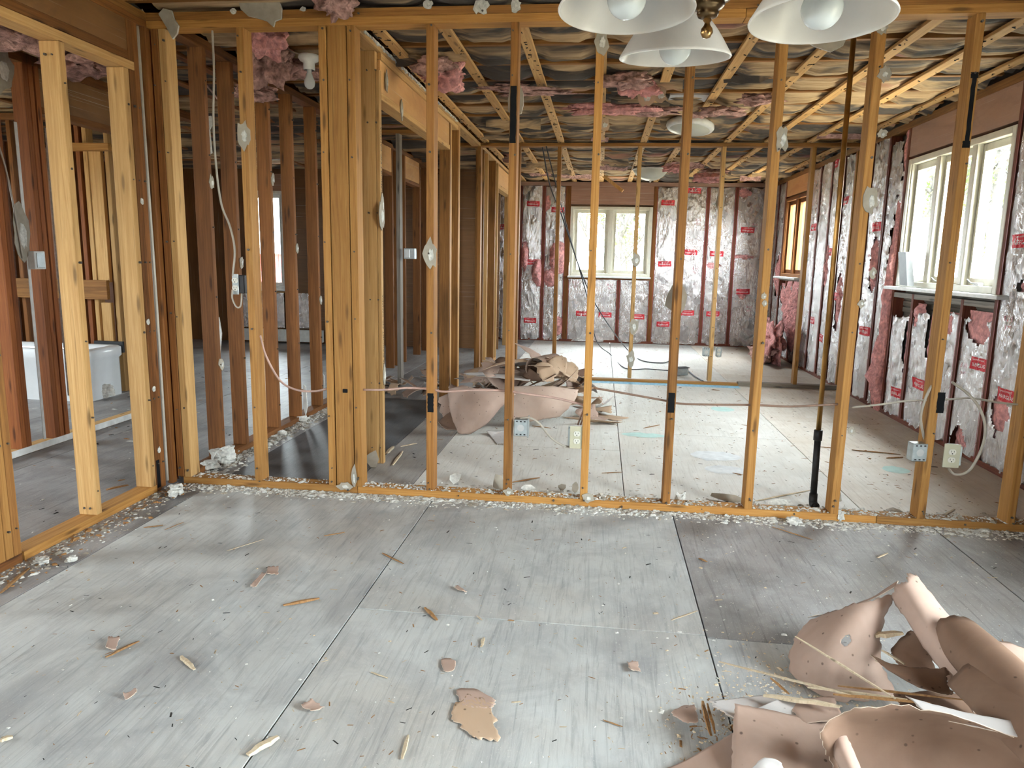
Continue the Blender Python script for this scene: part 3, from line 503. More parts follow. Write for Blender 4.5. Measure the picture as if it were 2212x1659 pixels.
mesh('drywall_edge', V, F, gyp, wW); board(wW, 'corner_bead', XW+.001, XW+.006, 4.10, 4.122, .06, 2.0, whitepaint, .001)
scrap(wW, (XW+.001, 4.08, 1.35), (1, 0, 0), .13, .35, 120); scrap(wW, (XW+.001, 4.05, 2.28), (1, 0, 0), .2, .25, 121)
wX = empty('wall_bath_rear', (-4.5, 6.05, 0), 'pale stud wall behind the bathtub', 'wall', kind='structure')
for x, m in ((-5.6, pine), (-5.2, fir), (-4.95, pine), (-4.62, fir), (-4.56, redfir), (-4.49, pale), (-4.29, pale), (-3.9, amber)): board(wX, 'stud', x, x+S, 6.0, 6.0+D9, 0, 2.36, m)
board(wX, 'flat_stud', -4.45, -4.335, 6.01, 6.05, 0.98, 2.14, pale); board(wX, 'flat_stud', -4.42, -4.33, 5.99, 6.03, .45, .80, pale); board(wX, 'blocking', -5.3, -4.33, 5.955, 5.995, .83, 1.0, amber); board(wX, 'blocking', -4.6, -4.2, 5.93, 6.0, 2.10, 2.16, pine)
board(wX, 'top_plate', -6.5, -3.6, 6.0, 6.0+D9, 2.36, 2.42, fir)
# ------------------------------------------------------------------ ceiling
ceil = empty('ceiling', (0, 4, 2.42), 'torn-open ceiling of kraft-faced insulation, joists and furring strips', 'ceiling', kind='structure')
board(ceil, 'roof_deck', -6.62, 2.6, -2.3, 11.5, 2.74, 2.76, darkgap, 0)
def joist(y, x0, x1): board(ceil, 'joist', x0, x1, y, y+S, 2.442, 2.62, amber)
STR = (-1.22, -.86, -.455, -.05, .365, .745, 1.17, 1.56, 1.96, 2.33)
def batt(x0, x1, y0, y1, seed, nxm=46, hole=None):
    nx = max(8, int((x1-x0)*nxm)); ny = 26; V, F = [], []
    for i in range(nx+1):
        x = x0+(x1-x0)*i/nx; near = min((abs(x-s_) for s_ in STR), default=1); lift = min(1., max(0., (near-.02)/.10))
        lo = 1+.45*nz(x*1.3, seed*2.1)
        for j in range(ny+1):
            v = j/ny; y = y0+(y1-y0)*v; q = math.sin(PI*v)
            ph = PI*(y-y0)/(.12+.05*nz(seed*3.7, 1.))+1.5*nz(x*.30, seed*1.3, y*.8)+.35*nz(x*1.7, y*4, seed); fold = .040*abs(math.sin(ph))**.6*(.45+1.1*abs(nz(x*.7, y*5, seed+5)))+.009*nz(x*3.1, y*30, seed+2)+.006*nz(x*9, y*34, seed+3)
            sag = q*(.030*lo+.028*nz(x*.8, y*3, seed+7))+fold*(.35+.65*q)
            V.append((x, y, 2.472-max(-.05, sag)*(.42+.58*lift)-(.0 if lift > .2 else 0)))
    for i in range(nx):
        for j in range(ny): F.append((i*(ny+1)+j, i*(ny+1)+j+1, (i+1)*(ny+1)+j+1, (i+1)*(ny+1)+j))
    if hole: F = [f for f in F if not ((V[f[0]][0]-hole[0])/hole[2])**2+((V[f[0]][1]-hole[1])/hole[3])**2+.8*nz(V[f[0]][0]*8, V[f[0]][1]*8) < 1]
    o = mesh('kraft_batt', V, F, kraft, ceil, True)
    return o
jy = -2.2; ji = 0; holes = {16: (.45, 4.6, .22, .12), 20: (-.1, 6.0, .5, .13), 17: (-1.0, 4.8, .2, .15), 27: (.9, 8.8, .4, .1)}
while jy < 11.3:
    joist(jy, -6.55, 2.45)
    near = jy > 3.1
    if jy > 3.3: batt(-1.28, 2.45, jy+S, jy+.4064, ji*1.37+3); batt(-2.235, -1.37, jy+S, jy+.4064, ji*2.2+60, 30)
    else: batt(-2.29, 2.45, jy+S, jy+.4064, ji*1.37+3, 12)
    batt(-6.5, -2.32, jy+S, jy+.4064, ji*1.9+90, 9)
    jy += .4064; ji += 1
for x in STR:
    for a, b in ((3.70, 7.60), (7.72, 11.28)): board(ceil, 'furring_strip', x-.032, x+.032, a, b, 2.420, 2.4395, pale)
for x in (-4.8, -4.0, -3.0, -2.6): board(ceil, 'furring_strip', x-.032, x+.032, 2.6, 9.9, 2.421, 2.4395, fir)
# staple and nail marks on strips
V, F = [], []
for x in STR:
    for k in range(70):
        y = RND.uniform(3.75, 11.2); dx = RND.uniform(-.026, .026); l = RND.uniform(.004, .012); a = RND.uniform(0, 3); h = RND.uniform(.002, .006)
        p = Vector((x+dx, y, 2.4195)); d = Vector((math.cos(a), math.sin(a), 0))*l; e = Vector((-d.y, d.x, 0)).normalized()*.0012; i = len(V)
        V += [p-d-e, p+d-e, p+d+e, p-d+e, p-d-e-Vector((0, 0, h)), p+d-e-Vector((0, 0, h)), p+d+e-Vector((0, 0, h)), p-d+e-Vector((0, 0, h))]
        F += [(i+4, i+5, i+6, i+7), (i, i+1, i+5, i+4), (i+1, i+2, i+6, i+5), (i+2, i+3, i+7, i+6), (i+3, i, i+4, i+7)]
tag(mesh('staples', V, F, darkgap, ceil), kind='stuff')
def clump(parent, name, c, r, seed, m, sub=3, k1=1.6, k2=.5):
    bm = bmesh.new(); bmesh.ops.create_icosphere(bm, subdivisions=sub, radius=1); c = Vector(c)
    for v in bm.verts:
        d = v.co.copy(); s_ = max(.25, 1+(k2+.3)*nz(d.x*k1+seed, d.y*k1, d.z*k1)+.5*nz(d.x*3.4+seed, d.y*3.4, d.z*3.4)+.25*nz(d.x*8, d.y*8+seed, d.z*8)+.12*nz(d.x*18, d.y*18+seed, d.z*18)); v.co = c+Vector((d.x*r[0], d.y*r[1], d.z*r[2]))*s_
    me = bpy.data.meshes.new(name); bm.to_mesh(me); bm.free(); me.materials.append(m); me.polygons.foreach_set('use_smooth', [True]*len(me.polygons))
    return place(bpy.data.objects.new(name, me), Matrix(), parent)
for i, (px, py, Yd, rx, ry, rz, m) in enumerate(((965, 165, 4.55, .12, .10, .07, pink), (940, 140, 4.45, .10, .06, .05, pinkd), (1360, 175, 4.9, .14, .07, .05, pinkd), (1385, 190, 5.0, .10, .05, .06, pink), (1310, 235, 5.55, .30, .06, .03, pink), (1410, 240, 5.6, .2, .06, .03, pinkd), (1150, 200, 5.2, .25, .04, .02, pinkd), (1110, 190, 5.1, .2, .05, .02, pinkd), (1560, 240, 5.7, .14, .07, .03, pinkd), (1640, 215, 5.3, .12, .06, .03, pinkd), (1530, 385, 9.2, .14, .08, .05, pink), (1455, 365, 9., .1, .06, .04, pink), (580, 130, 4.15, .12, .1, .12, pinkd), (570, 75, 3.9, .1, .08, .1, pink), (620, 150, 4.4, .16, .1, .05, pinkd), (730, 10, 3.52, .08, .04, .06, pinkd), (545, 200, 4.6, .12, .12, .05, pinkd), (30, 60, 3.6, .25, .2, .08, pinkd), (175, 130, 4.2, .22, .2, .08, pinkd), (1545, 370, 9.6, .16, .06, .03, pinkd))):
    c = P(px, py, 1, Yd); c.z = min(c.z, 2.45); clump(ceil, 'insulation_tuft', c, (rx, ry, rz), i*5.3, m, 4)
for i, (px, py, Yd, rx, rz) in enumerate(((1395, 210, 5.1, .06, .06), (1425, 205, 5.15, .05, .05), (1305, 270, 6.3, .05, .05))):
    c = P(px, py, 1, Yd); scrap(ceil, c, (0.2, -1, .3), rx*2, rz*2, i+140, pap_tan)
kr = random.Random(5)
for i in range(26):
    x, y = kr.uniform(-1.1, 2.2), kr.uniform(4.1, 10.9); a = kr.uniform(-.35, .35); L, w_, dz = kr.uniform(.15, .5), kr.uniform(.03, .10), kr.uniform(.03, .09); d = Vector((math.cos(a), math.sin(a), 0)); e = Vector((-d.y, d.x, 0)); n = 8; V = []
    for j in range(4):
        for k in range(n+1): V.append(Vector((x, y, 2.432))+d*L*(k/n-.5)+e*w_*(j/3)+Vector((0, 0, -dz*(j/3)**1.6*(.6+.8*abs(nz(k*.7, i*3.1)))+.008*nz(k*1.1, j, i))))
    mesh('kraft_flap', V, [(j*(n+1)+k, j*(n+1)+k+1, (j+1)*(n+1)+k+1, (j+1)*(n+1)+k) for j in range(3) for k in range(n)], kraft if i % 3 else pinkd, ceil, True)
tb = P(1330, 395, 1, 10.6); V, F = tube_data([tb+Vector((-.22, 0, .13)), tb+Vector((.10, -.1, -.12))], .03, 4); mesh('broken_strip', V, F, pale, ceil)
# ------------------------------------------------------------------ windows
def window(n, kind, a0, a1, z0, z1, mats, label, muls, sill=None, deep=.13):
    root = empty('window_%d' % n, {'R': (2.5, (a0+a1)/2, z0), 'F': ((a0+a1)/2, 11.35, z0), 'K': ((a0+a1)/2, -2.25, z0), 'L': (-6.57, (a0+a1)/2, z0), 'Q': ((a0+a1)/2, 9.97, z0)}[kind], label, 'window', kind='structure')
    base, sg = {'R': (2.45, 1), 'F': (11.30, 1), 'K': (-2.17, -1), 'L': (-6.49, -1), 'Q': (9.91, 1)}[kind]
    def bb(name, a, b, zz0, zz1, d0, d1, m, par=root, bev=.003):
        u, v = sorted((base+sg*d0, base+sg*d1))
        return board(par, name, u, v, a, b, zz0, zz1, m, bev) if kind in 'RL' else board(par, name, a, b, u, v, zz0, zz1, m, bev)
    fw = .045; fr, sa = mats
    bb('frame_jamb', a0, a0+fw, z0, z1, 0, deep, fr); bb('frame_jamb', a1-fw, a1, z0, z1, 0, deep, fr); bb('frame_head', a0+fw, a1-fw, z1-fw, z1, 0, deep, fr); bb('frame_sill', a0+fw, a1-fw, z0, z0+fw, 0, deep, fr)
    edges = [a0+fw]+list(muls)+[a1-fw]
    for m_ in muls: bb('mullion', m_-.022, m_+.022, z0+fw, z1-fw, .01, deep, fr)
    for e0, e1 in zip(edges, edges[1:]):
        e0 += .022 if e0 != edges[0] else 0; e1 -= .022 if e1 != edges[-1] else 0
        sw = .05; s = bb('sash_stile', e0, e0+sw, z0+fw, z1-fw, .05, .09, sa); bb('sash_stile', e1-sw, e1, z0+fw, z1-fw, .05, .09, sa); bb('sash_rail', e0+sw, e1-sw, z0+fw, z0+fw+sw, .05, .09, sa); bb('sash_rail', e0+sw, e1-sw, z1-fw-sw, z1-fw, .05, .09, sa)
        bb('glazing_bead', e0+sw, e0+sw+.012, z0+fw+sw, z1-fw-sw, .04, .075, sa, root, .001); bb('glazing_bead', e1-sw-.012, e1-sw, z0+fw+sw, z1-fw-sw, .04, .075, sa, root, .001)
        for e_, k_ in ((e0, 1), (e1, -1)):
            lo, hi = sorted((e_, e_+k_*.014)); bb('jamb_stop', lo, hi, z0+fw, z1-fw, .012, .048, sa, root, .001)
        bb('pane', e0+sw, e1-sw, z0+fw+sw, z1-fw-sw, .068, .072, glass, root, 0)
    if sill: bb('window_sill', a0-sill, a1+.01, z0-.025, z0, -.09, deep, whitepaint)
    return root
w1 = window(1, 'R', 4.89, 6.46, 1.09, 2.11, (cream, cream), 'large three-pane cream casement window in the right foil wall', (5.40, 5.94), .2)
window(2, 'F', -.495, .73, 1.02, 2.06, (cream, cream), 'two-pane window in the far foil wall', (.11,), .02)
window(3, 'R', 9.42, 10.47, 1.09, 2.13, (fir, fir), 'narrow-looking brown wood window far along the right wall', (9.95,), .05)
window(4, 'R', .2, 1.5, .06, 2.15, (cream, cream), 'tall glazed patio door in the right wall beside the viewpoint', (.85,))
window(5, 'K', -1.65, -1.05, .8, 2.1, (cream, cream), 'window in the rear wall behind the viewpoint', ())
window(6, 'L', -.75, 1.15, .65, 2.15, (cream, cream), 'side window of the front left room', (.2,)); window(7, 'L', 3.85, 4.75, 1.1, 2.0, (cream, cream), 'side window of the bathroom', ())
window(8, 'Q', -4.98, -4.42, .77, 2.13, (whitepaint, whitepaint), 'bright window at the far end of the rear left room', (), .03)
for y in (5.12, 5.65, 6.2):     # casement cranks
    b0 = board(w1, 'crank_base', 2.435, 2.47, y-.03, y+.03, 1.135, 1.155, whitepaint); tube('crank_handle', [(2.435, y, 1.15), (2.42, y+.03, 1.155), (2.41, y+.06, 1.175)], .005, alu, b0, 6)
# ------------------------------------------------------------------ lamps
def bulb(root, M, r, up=False):
    s = 1
    prof = [(r*.02, -r*1.0)]+[(r*math.sin(a), -r*math.cos(a)) for a in [PI*k/14 for k in range(1, 11)]]+[(r*.42, r*.98), (r*.34, r*1.25), (r*.33, r*1.45)]
    b = lathe('bulb', prof, bulb_g, M, root, 24); lathe('bulb_base', [(r*.36, r*1.42), (r*.36, r*1.5), (r*.33, r*1.9), (0.001, r*1.95)], brass, M, b, 16)
hub = Vector((.243, 2.02, 1.898))
ch = empty('chandelier', (hub.x, hub.y, 2.42), 'brass ceiling chandelier with three frosted bell shades and round bulbs', 'chandelier')
lathe('hub', [(.001, -.034), (.014, -.034), (.024, -.030), (.028, -.022), (.026, -.016), (.036, -.010), (.042, -.002), (.040, .004), (.054, .010), (.062, .018), (.060, .026), (.068, .032), (.070, .05), (.05, .075), (.03, .09), (.022, .12), (.02, .2)], bronze, Matrix.Translation(hub), ch, 36)
lathe('finial', [(.001, -.082), (.010, -.079), (.0155, -.068), (.014, -.058), (.008, -.05), (.0065, -.044), (.011, -.038), (.008, -.032), (.014, -.026)], brass, Matrix.Translation(hub), ch, 20)
lathe('stem', [(.012, .18), (.012, .44), (.05, .47), (.06, .515), (.06, .52)], brass, Matrix.Translation(hub), ch, 20)
for sx, sy, rz_ in ((.034, 1.85, 1.832), (.478, 1.85, 1.802), (.188, 2.29, 1.838)):
    sh = Matrix.Translation((sx, sy, rz_)) @ Matrix.Rotation(.10 if sy > 2 else -.04, 4, 'X')
    prof = [(.160, .0), (.1615, .003), (.159, .008), (.150, .022), (.136, .045), (.118, .072), (.094, .102), (.066, .126), (.045, .138), (.034, .142)]
    inner = [(a-.005, b-.002) for a, b in prof[::-1]]; inner[-1] = (.1565, .0)
    so = lathe('shade', prof+inner+[(.160, 0)], shade_g, sh, ch, 48)
    lathe('shade_holder', [(.040, .134), (.044, .142), (.040, .155), (.026, .165), (.022, .19), (.012, .2), (.001, .2)], brass, sh, so, 20); bulb(so, sh @ Matrix.Translation((0, 0, .028)), .046)
    tp = sh @ Vector((0, 0, .19)); d = (Vector((sx, sy, 0))-Vector((hub.x, hub.y, 0))); tube('arm', [tp, tp+Vector((0, 0, .06))-d*.12, hub+d*.45+Vector((0, 0, .19)), hub+Vector((0, 0, .06))+d*.1], .008, brass, ch, 8)
fl = P(1490, 282, 2, 2.34); ft = empty('ceiling_light', (fl.x, fl.y, 2.42), 'round flush ceiling light with white rim tilted loose in the middle room', 'ceiling light')
Mf = Matrix.Translation((fl.x, fl.y, 2.36)) @ Matrix.Rotation(.10, 4, 'Y') @ Matrix.Rotation(-.12, 4, 'X')
lathe('pan', [(.001, .05), (.17, .05), (.195, .03), (.198, .005), (.185, -.012), (.165, -.016)], whitepaint, Mf, ft, 40); lathe('diffuser', [(.166, -.015), (.15, -.024), (.10, -.036), (.05, -.042), (.001, -.044)], dome_g, Mf, ft, 40)
fl = P(1405, 378, 2, 2.33); ft = empty('ceiling_light', (fl.x, fl.y, 2.42), 'cream frosted dome light with finial on the far room ceiling', 'ceiling light')
Mf = Matrix.Translation((fl.x, fl.y, 2.35)); lathe('pan', [(.001, .07), (.18, .07), (.225, .055), (.235, .045), (.22, .035)], whitepaint, Mf, ft, 40); lathe('diffuser', [(.222, .04), (.20, .005), (.165, -.035), (.12, -.065), (.06, -.085), (.001, -.09)], dome_g, Mf, ft, 40); lathe('finial', [(.012, -.085), (.016, -.095), (.008, -.108), (.001, -.115)], whitepaint, Mf, ft, 12)
lb = P(668, 150, 1, 4.15); kl = empty('bulb_holder', (lb.x, lb.y, 2.42), 'porcelain bulb holder with bare frosted bulb hanging in the hallway ceiling', 'lamp')
Mk = Matrix.Translation(lb); lathe('socket', [(.001, .075), (.055, .075), (.06, .06), (.05, .045), (.032, .035), (.032, .0), (.028, -.004)], whitepaint, Mk, kl, 24)
lathe('bulb', [(.013, .0), (.014, -.02), (.02, -.04), (.029, -.06), (.0305, -.075), (.026, -.092), (.014, -.103), (.001, -.106)], bulb_g, Mk, kl, 24)
tube('lamp_wire', [lb+Vector((-.02, 0, .075)), lb+Vector((-.08, 0, .09)), lb+Vector((-.16, .02, .12))], .004, cable_w, kl, 6)
# ------------------------------------------------------------------ electrical boxes
def receptacle(par, c, n, a, m=ivory, s=1.):
    # two-outlet receptacle centred at c, facing n, a = right vector
    up = Vector((0, 0, 1))
    for dz in (.0195, -.0195):
        N = 20; o = c+up*dz*s; rim = []
        for k in range(N):
            t = 2*PI*k/N; x, y = .0172*math.cos(t), min(.0135, max(-.0135, .0172*math.sin(t))); rim.append((x*s, y*s))
        V = [o+a*x+up*y for x, y in rim]+[o+n*.003+a*x*.96+up*y*.96 for x, y in rim]; F = [(k, (k+1) % N, N+(k+1) % N, N+k) for k in range(N)]+[tuple(N+k for k in range(N))]
        fc = mesh('outlet_face', V, F, m, par); V, F = [], []
        for x, y, w_, h_ in ((-.0065, .003, .0022, .0085), (.0065, .003, .0022, .0070), (0, -.0075, .005, .005)):
            i = len(V); V += [o+n*.0034+a*(x+sx*w_/2)*s+up*(y+sy*h_/2)*s for sx, sy in ((-1, -1), (1, -1), (1, 1), (-1, 1))]; F.append((i, i+1, i+2, i+3))
        mesh('slots', V, F, blackplas, fc)
def boxo(par, name, c, w_, d_, h_, m, rz=0., bev=.003):
    return place(bpy.data.objects.new(name, box_mesh(w_, d_, h_, m, bev)), Matrix.Translation(c) @ Matrix.Rotation(rz, 4, 'Z'), par)
def outlet(px, py, Yd, label, rz=0., plate=True, boxm=steel, side=-1, sx=.0):
    c = P(px, py, 1, Yd); c.y = Yd; r = empty('outlet_box', (c.x, c.y+.03, c.z-.057), label, 'outlet')
    R = Matrix.Rotation(rz, 3, 'Z'); n = R @ Vector((0, -1, 0)); a = R @ Vector((1, 0, 0))
    boxo(r, 'box', c-n*.033+a*sx, .055, .055, .095, boxm, rz)
    if plate: boxo(r, 'cover_plate', c-n*.002, .072, .006, .116, beige, rz)
    else: boxo(r, 'strap', c-n*.003, .034, .003, .106, steel, rz)
    receptacle(r, c+n*(.0012 if plate else .0), n, a); return c
def jbox(px, py, Yd, label, rz=0., s=1.):
    c = P(px, py, 1, Yd); c.y = Yd; r = empty('junction_box', (c.x, c.y+.03, c.z-.05), label, 'junction box'); R = Matrix.Rotation(rz, 3, 'Z'); n = R @ Vector((0, -1, 0)); a = R @ Vector((1, 0, 0))
    b = boxo(r, 'box', c, .070*s, .055, .088*s, steel, rz)
    N = 16; o = c+n*.0285; V = [o+(a*math.cos(2*PI*k/N)+Vector((0, 0, 1))*math.sin(2*PI*k/N))*.018 for k in range(N)]; mesh('knockout', V, [tuple(range(N))], alu, b)
    for dz in (.034, -.034):
        for dx in (-.02, 0, .02): mesh('screw_slot', [o+a*(dx+e)*s+Vector((0, 0, dz+f))*s for e, f in ((-.005, -.003), (.005, -.003), (.005, .003), (-.005, .003))], [(0, 1, 2, 3)], blackplas, b)
    boxo(r, 'bracket', c+a*.036*s-n*.01, .004, .05, .11*s, steel, rz); return c
o1 = outlet(1246, 945, YA+.01, 'ivory duplex outlet cover beside the grey junction box on the front partition', .0, sx=-.018); j1 = jbox(1126, 922, YA+.03, 'grey steel junction box on the stud left of the ivory outlet', .0)
o2 = outlet(2056, 985, YA+.01, 'ivory duplex outlet cover on the rightmost stud with a looping cable', -.05, sx=.02); j2 = jbox(1981, 975, YA+.02, 'grey steel junction box left of the rightmost stud below a cable', .12)
o3 = outlet(508, 614, YA+.02, 'bare white duplex outlet in a black box hanging in the left stud bay', .0, False, blackplas, sx=.02)
o4 = outlet(1553, 761, YE+.02, 'small bare outlet in a steel box on the middle partition stud', .0, False, steel); jbox(1525, 760, YE+.02, 'small grey junction box left of the middle partition stud', .0)
cs = P(886, 548, 1, 6.86); r = empty('switch_box', (cs.x, 6.86, cs.z-.05), 'grey metal switch box on the dark stud in the hallway closet', 'switch box'); boxo(r, 'box', Vector((cs.x, 6.86, cs.z)), .11, .06, .10, steel); boxo(r, 'cover', Vector((cs.x-.02, 6.826, cs.z)), .05, .006, .075, alu)
cb = P(79, 562, 0, XW+.02); r = empty('switch_box', (cb.x, cb.y, cb.z-.05), 'white switch box on the red studs of the bathroom partition', 'switch box'); boxo(r, 'box', cb, .05, .09, .11, whitepaint); boxo(r, 'cover', cb+Vector((.027, 0, 0)), .004, .06, .09, steel)
# ------------------------------------------------------------------ cables and pipe
def cable(label, pts, r, m, k=8): return local(tag(tube('electrical_cable', pts, r, m, None, 8, k), label, 'cable'))
YM = YA+.045
q = lambda px, py, y: P(px, py, 1, y)
cable('white cable hanging from the top plate to the black outlet box on the left', [q(458, 58, YM), q(462, 150, YM), q(461, 260, YM), q(467, 360, YM), q(478, 440, YM), q(497, 490, YM), q(507, 540, YM-.02), q(503, 596, YM-.02)], .0055, cable_w)
cable('white cable loop below the black outlet box', [q(502, 626, YM-.03), q(502, 645, YM-.04), q(511, 663, YM-.04), q(520, 660, YM-.03), q(523, 630, YM-.01)], .0045, cable_w)
cable('pinkish cable sagging between the left stud and the stud post', [q(562, 725, YM), q(575, 770, YM+.05), q(605, 822, YM+.08), q(640, 842, YM+.08), q(680, 845, YM+.06), q(706, 840, YM)], .006, cable_p)
cable('long pinkish cable running from the stud post across three studs', [q(785, 842, YM), q(830, 842, YM), q(880, 838, YM), q(925, 840, YM), q(960, 846, YM), q(1020, 843, YM-.02), q(1090, 844, YM), q(1130, 850, YM), q(1200, 860, YM), q(1262, 875, YM)], .006, cable_p)
cable('brown cable running through the studs behind the right outlets', [q(1282, 838, YM), q(1340, 848, YM), q(1440, 866, YM), q(1470, 872, YM), q(1540, 874, YM), q(1630, 875, YM), q(1700, 878, YM), q(1760, 876, YM), q(1825, 872, YM)], .0055, cable_br)
cable('grey cable from the right studs past the looping cable', [q(1840, 880, YM), q(1900, 874, YM), q(1960, 866, YM), q(2025, 864, YM), q(2060, 862, YM), q(2100, 860, YM), q(2160, 870, YM), q(2230, 876, YM)], .005, cable_w)
cable('beige cable bridging the junction box and the ivory outlet', [j1+Vector((-.01, -.0, .045)), q(1145, 903, YM-.03), q(1165, 915, YM-.03), q(1190, 945, YM-.03), q(1215, 962, YM-.02), q(1232, 966, YM)], .0058, cable_w)
for i, (dx, lb) in enumerate(((-.012, 'left'), (0, 'middle'), (.012, 'right'))): cable('short brown cable rising above the ivory outlet, %s of three' % lb, [q(1248+i*6, 918, YM), q(1254+i*5, 900, YM), q(1262+i*2, 880, YM+.01), q(1266+i*2, 860, YM+.012*i)], .0045, cable_br)
cable('large cable loop swinging right of the rightmost stud', [q(2048, 1012, YA+.06), q(2065, 1025, YA+.03), q(2095, 1015, YA), q(2122, 965, YA-.02), q(2128, 920, YA-.02), q(2115, 880, YA), q(2090, 850, YA+.03), q(2056, 825, YM)], .0065, cable_w)
cable('beige cable arching down to the right junction box', [q(2030, 820, YM), q(2012, 835, YM-.03), q(1996, 870, YM-.04), q(1989, 905, YM-.04), q(1995, 940, YM-.02), q(2000, 958, YM-.01)], .0062, cable_w)
cable('thin black cable hanging from the middle ceiling down to the far floor', [q(1172, 318, 7.4), q(1188, 400, 7.6), q(1215, 470, 8.), q(1260, 600, 8.4), q(1300, 680, 8.6), P(1355, 755, 2, .012), P(1385, 778, 2, .01), P(1430, 784, 2, .01), P(1450, 778, 2, .01)], .007, cable_b)
cable('second black cable trailing from the far window across the floor', [q(1180, 316, 7.42), q(1222, 480, 8.1), q(1268, 640, 8.5), q(1288, 735, 8.7), P(1318, 765, 2, .012), P(1350, 795, 2, .01), P(1400, 797, 2, .01), P(1440, 800, 2, .01), P(1470, 800, 2, .01)], .006, cable_b)
cable('black cable snaking over the far floor right of the partition stud', [P(1470, 793, 2, .01), P(1485, 800, 2, .01), P(1500, 812, 2, .01), P(1520, 824, 2, .01)], .007, cable_b)
cable('thin grey conduit in the dark left corner', [(XB-.012, 3.53, 2.34), (XB-.010, 3.532, 1.6), (XB-.008, 3.535, .9), (XB-.01, 3.535, .03)], .009, cable_w)
cable('white wire on the red bathroom studs', [(XW+.01, 3.93, 1.95), (XW+.012, 4.0, 1.7), (XW+.012, 4.04, 1.4), (XW+.012, 4.06, 1.2)], .005, cable_w)
cable('pink wire in the hallway ceiling bay', [q(425, 120, 4.4), q(432, 165, 4.4), q(455, 195, 4.5), q(480, 225, 4.6), q(505, 240, 4.75)], .005, cable_p)
pr_ = empty('gas_pipe', (1.143, 3.755, 0), 'tall brass gas pipe with a black lower section standing behind the front partition', 'pipe')
pb = Vector((1.135, 3.76, .05)); pm = P(1767, 940, 1, 3.757); pt_ = P(1846, 60, 1, 3.745); pt_.z = 2.42
tube('brass_pipe', [pm, pm.lerp(pt_, .5), pt_], .0125, brass2, pr_, 14, 0); tube('black_pipe', [pb, pm], .0165, pipeblk, pr_, 14, 0)
d_ = (pt_-pm).normalized(); tube('coupling', [pm-d_*.028, pm-d_*.026, pm+d_*.026, pm+d_*.028], [.017, .0215, .0215, .017], pipeblk, pr_, 14, 0); tube('elbow', [pb+Vector((0, 0, .035)), pb, pb+Vector((0, -.01, -.018)), pb+Vector((.002, -.04, -.02))], [.0205, .021, .0215, .021], pipeblk, pr_, 14, 0)
lathe('open_end', [(.0215, 0), (.014, .001), (.013, -.01), (.001, -.012)], blackplas, Matrix.Translation(pb+Vector((.002, -.0415, -.02))) @ Matrix.Rotation(PI/2, 4, 'X'), pr_, 14)
# ------------------------------------------------------------------ torn paper and underlay
def bez(t): return ((1-t)**2, 2*t*(1-t), t*t)
def sheet_patch(name, ctl, mats, label, cat='paper sheet', group=None, seed=0., nu=24, nv=24, rag=.05, th=.0018, abs3=False, holes=()):
    Pn = [[(Vector(c) if abs3 else P(c[0], c[1], 1, c[2])) for c in row] for row in ctl]; V, F = [], []
    for j in range(nv+1):
        for i in range(nu+1):
            u, v = i/nu, j/nv
            eu = rag*nz(v*7+seed, 1.3, seed); ev = rag*nz(u*7+seed, 7.7, seed+2); e2u = (rag*.5+.006)*nz(v*23+seed, 4.4); e2v = (rag*.5+.006)*nz(u*23+seed, 5.5)
            if i in (0, nu): u += eu+e2u
            if j in (0, nv): v += ev+e2v
            bu, bv = bez(u), bez(v); p = Vector()
            for a in range(3):
                for b in range(3): p += Pn[a][b]*(bv[a]*bu[b])
            k_ = nz(p.x*4+seed, p.y*4, p.z*4); p.z += .006*nz(p.x*9, p.y*9, seed+p.z*5); p += Vector((.5, .8, .3))*(.015*(1-abs(k_)*2)*nz(p.x*13, p.z*13, seed)+.0025*nz(p.x*40, p.y*40, p.z*40))
            if p.z < .004: p.z = .004+.002*abs(nz(p.x*20, p.y*20))
            V.append(p)
    F = [(j*(nu+1)+i, j*(nu+1)+i+1, (j+1)*(nu+1)+i+1, (j+1)*(nu+1)+i) for j in range(nv) for i in range(nu)
         if not any(((i+.5)/nu-h[0])**2/h[2]**2+((j+.5)/nv-h[1])**2/h[3]**2+.5*nz(i*.9, j*.9, seed) < 1 for h in holes)]
    o = mesh(name, V, F, [mats[0], mats[1], torn], None, True); md = o.modifiers.new('thickness', 'SOLIDIFY'); md.thickness = th; md.offset = 0; md.material_offset = 1; md.material_offset_rim = 2
    return local(tag(o, label, cat, group))
def roll(name, c0, c1, r0, r1, a0, a1, mats, label, cat='paper roll', seed=0., group=None, n=30, k=14):
    c0, c1 = Vector(c0), Vector(c1); ax = (c1-c0).normalized(); s_ = ax.cross(Vector((0, 0, 1))).normalized(); t_ = s_.cross(ax); V = []
    for j in range(k+1):
        v = j/k
        for i in range(n+1):
            a = a0+(a1-a0)*i/n; vv = v+(.05*nz(a*2.2, seed, j) if j in (0, k) else 0); r = (r0+(r1-r0)*v)*(1-.12*i/n)*(1+.08*nz(a*.8, v*2, seed))
            p = c0+(c1-c0)*vv+(s_*math.cos(a)+t_*math.sin(a))*r; p.z = max(p.z, .004); V.append(p)
    F = [(j*(n+1)+i, j*(n+1)+i+1, (j+1)*(n+1)+i+1, (j+1)*(n+1)+i) for j in range(k) for i in range(n)]
    o = mesh(name, V, F, [mats[0], mats[1], torn], None, True); md = o.modifiers.new('thickness', 'SOLIDIFY'); md.thickness = .0018; md.offset = 0; md.material_offset = 1; md.material_offset_rim = 2
    return local(tag(o, label, cat, group))
GN = 'torn underlay paper heaped at the near right'; GF = 'torn underlay paper heaped in the middle room'
PP = (pap_pink, pap_pink); PW = (pap_pink, pap_white); PD = (pap_dk, pap_tan)
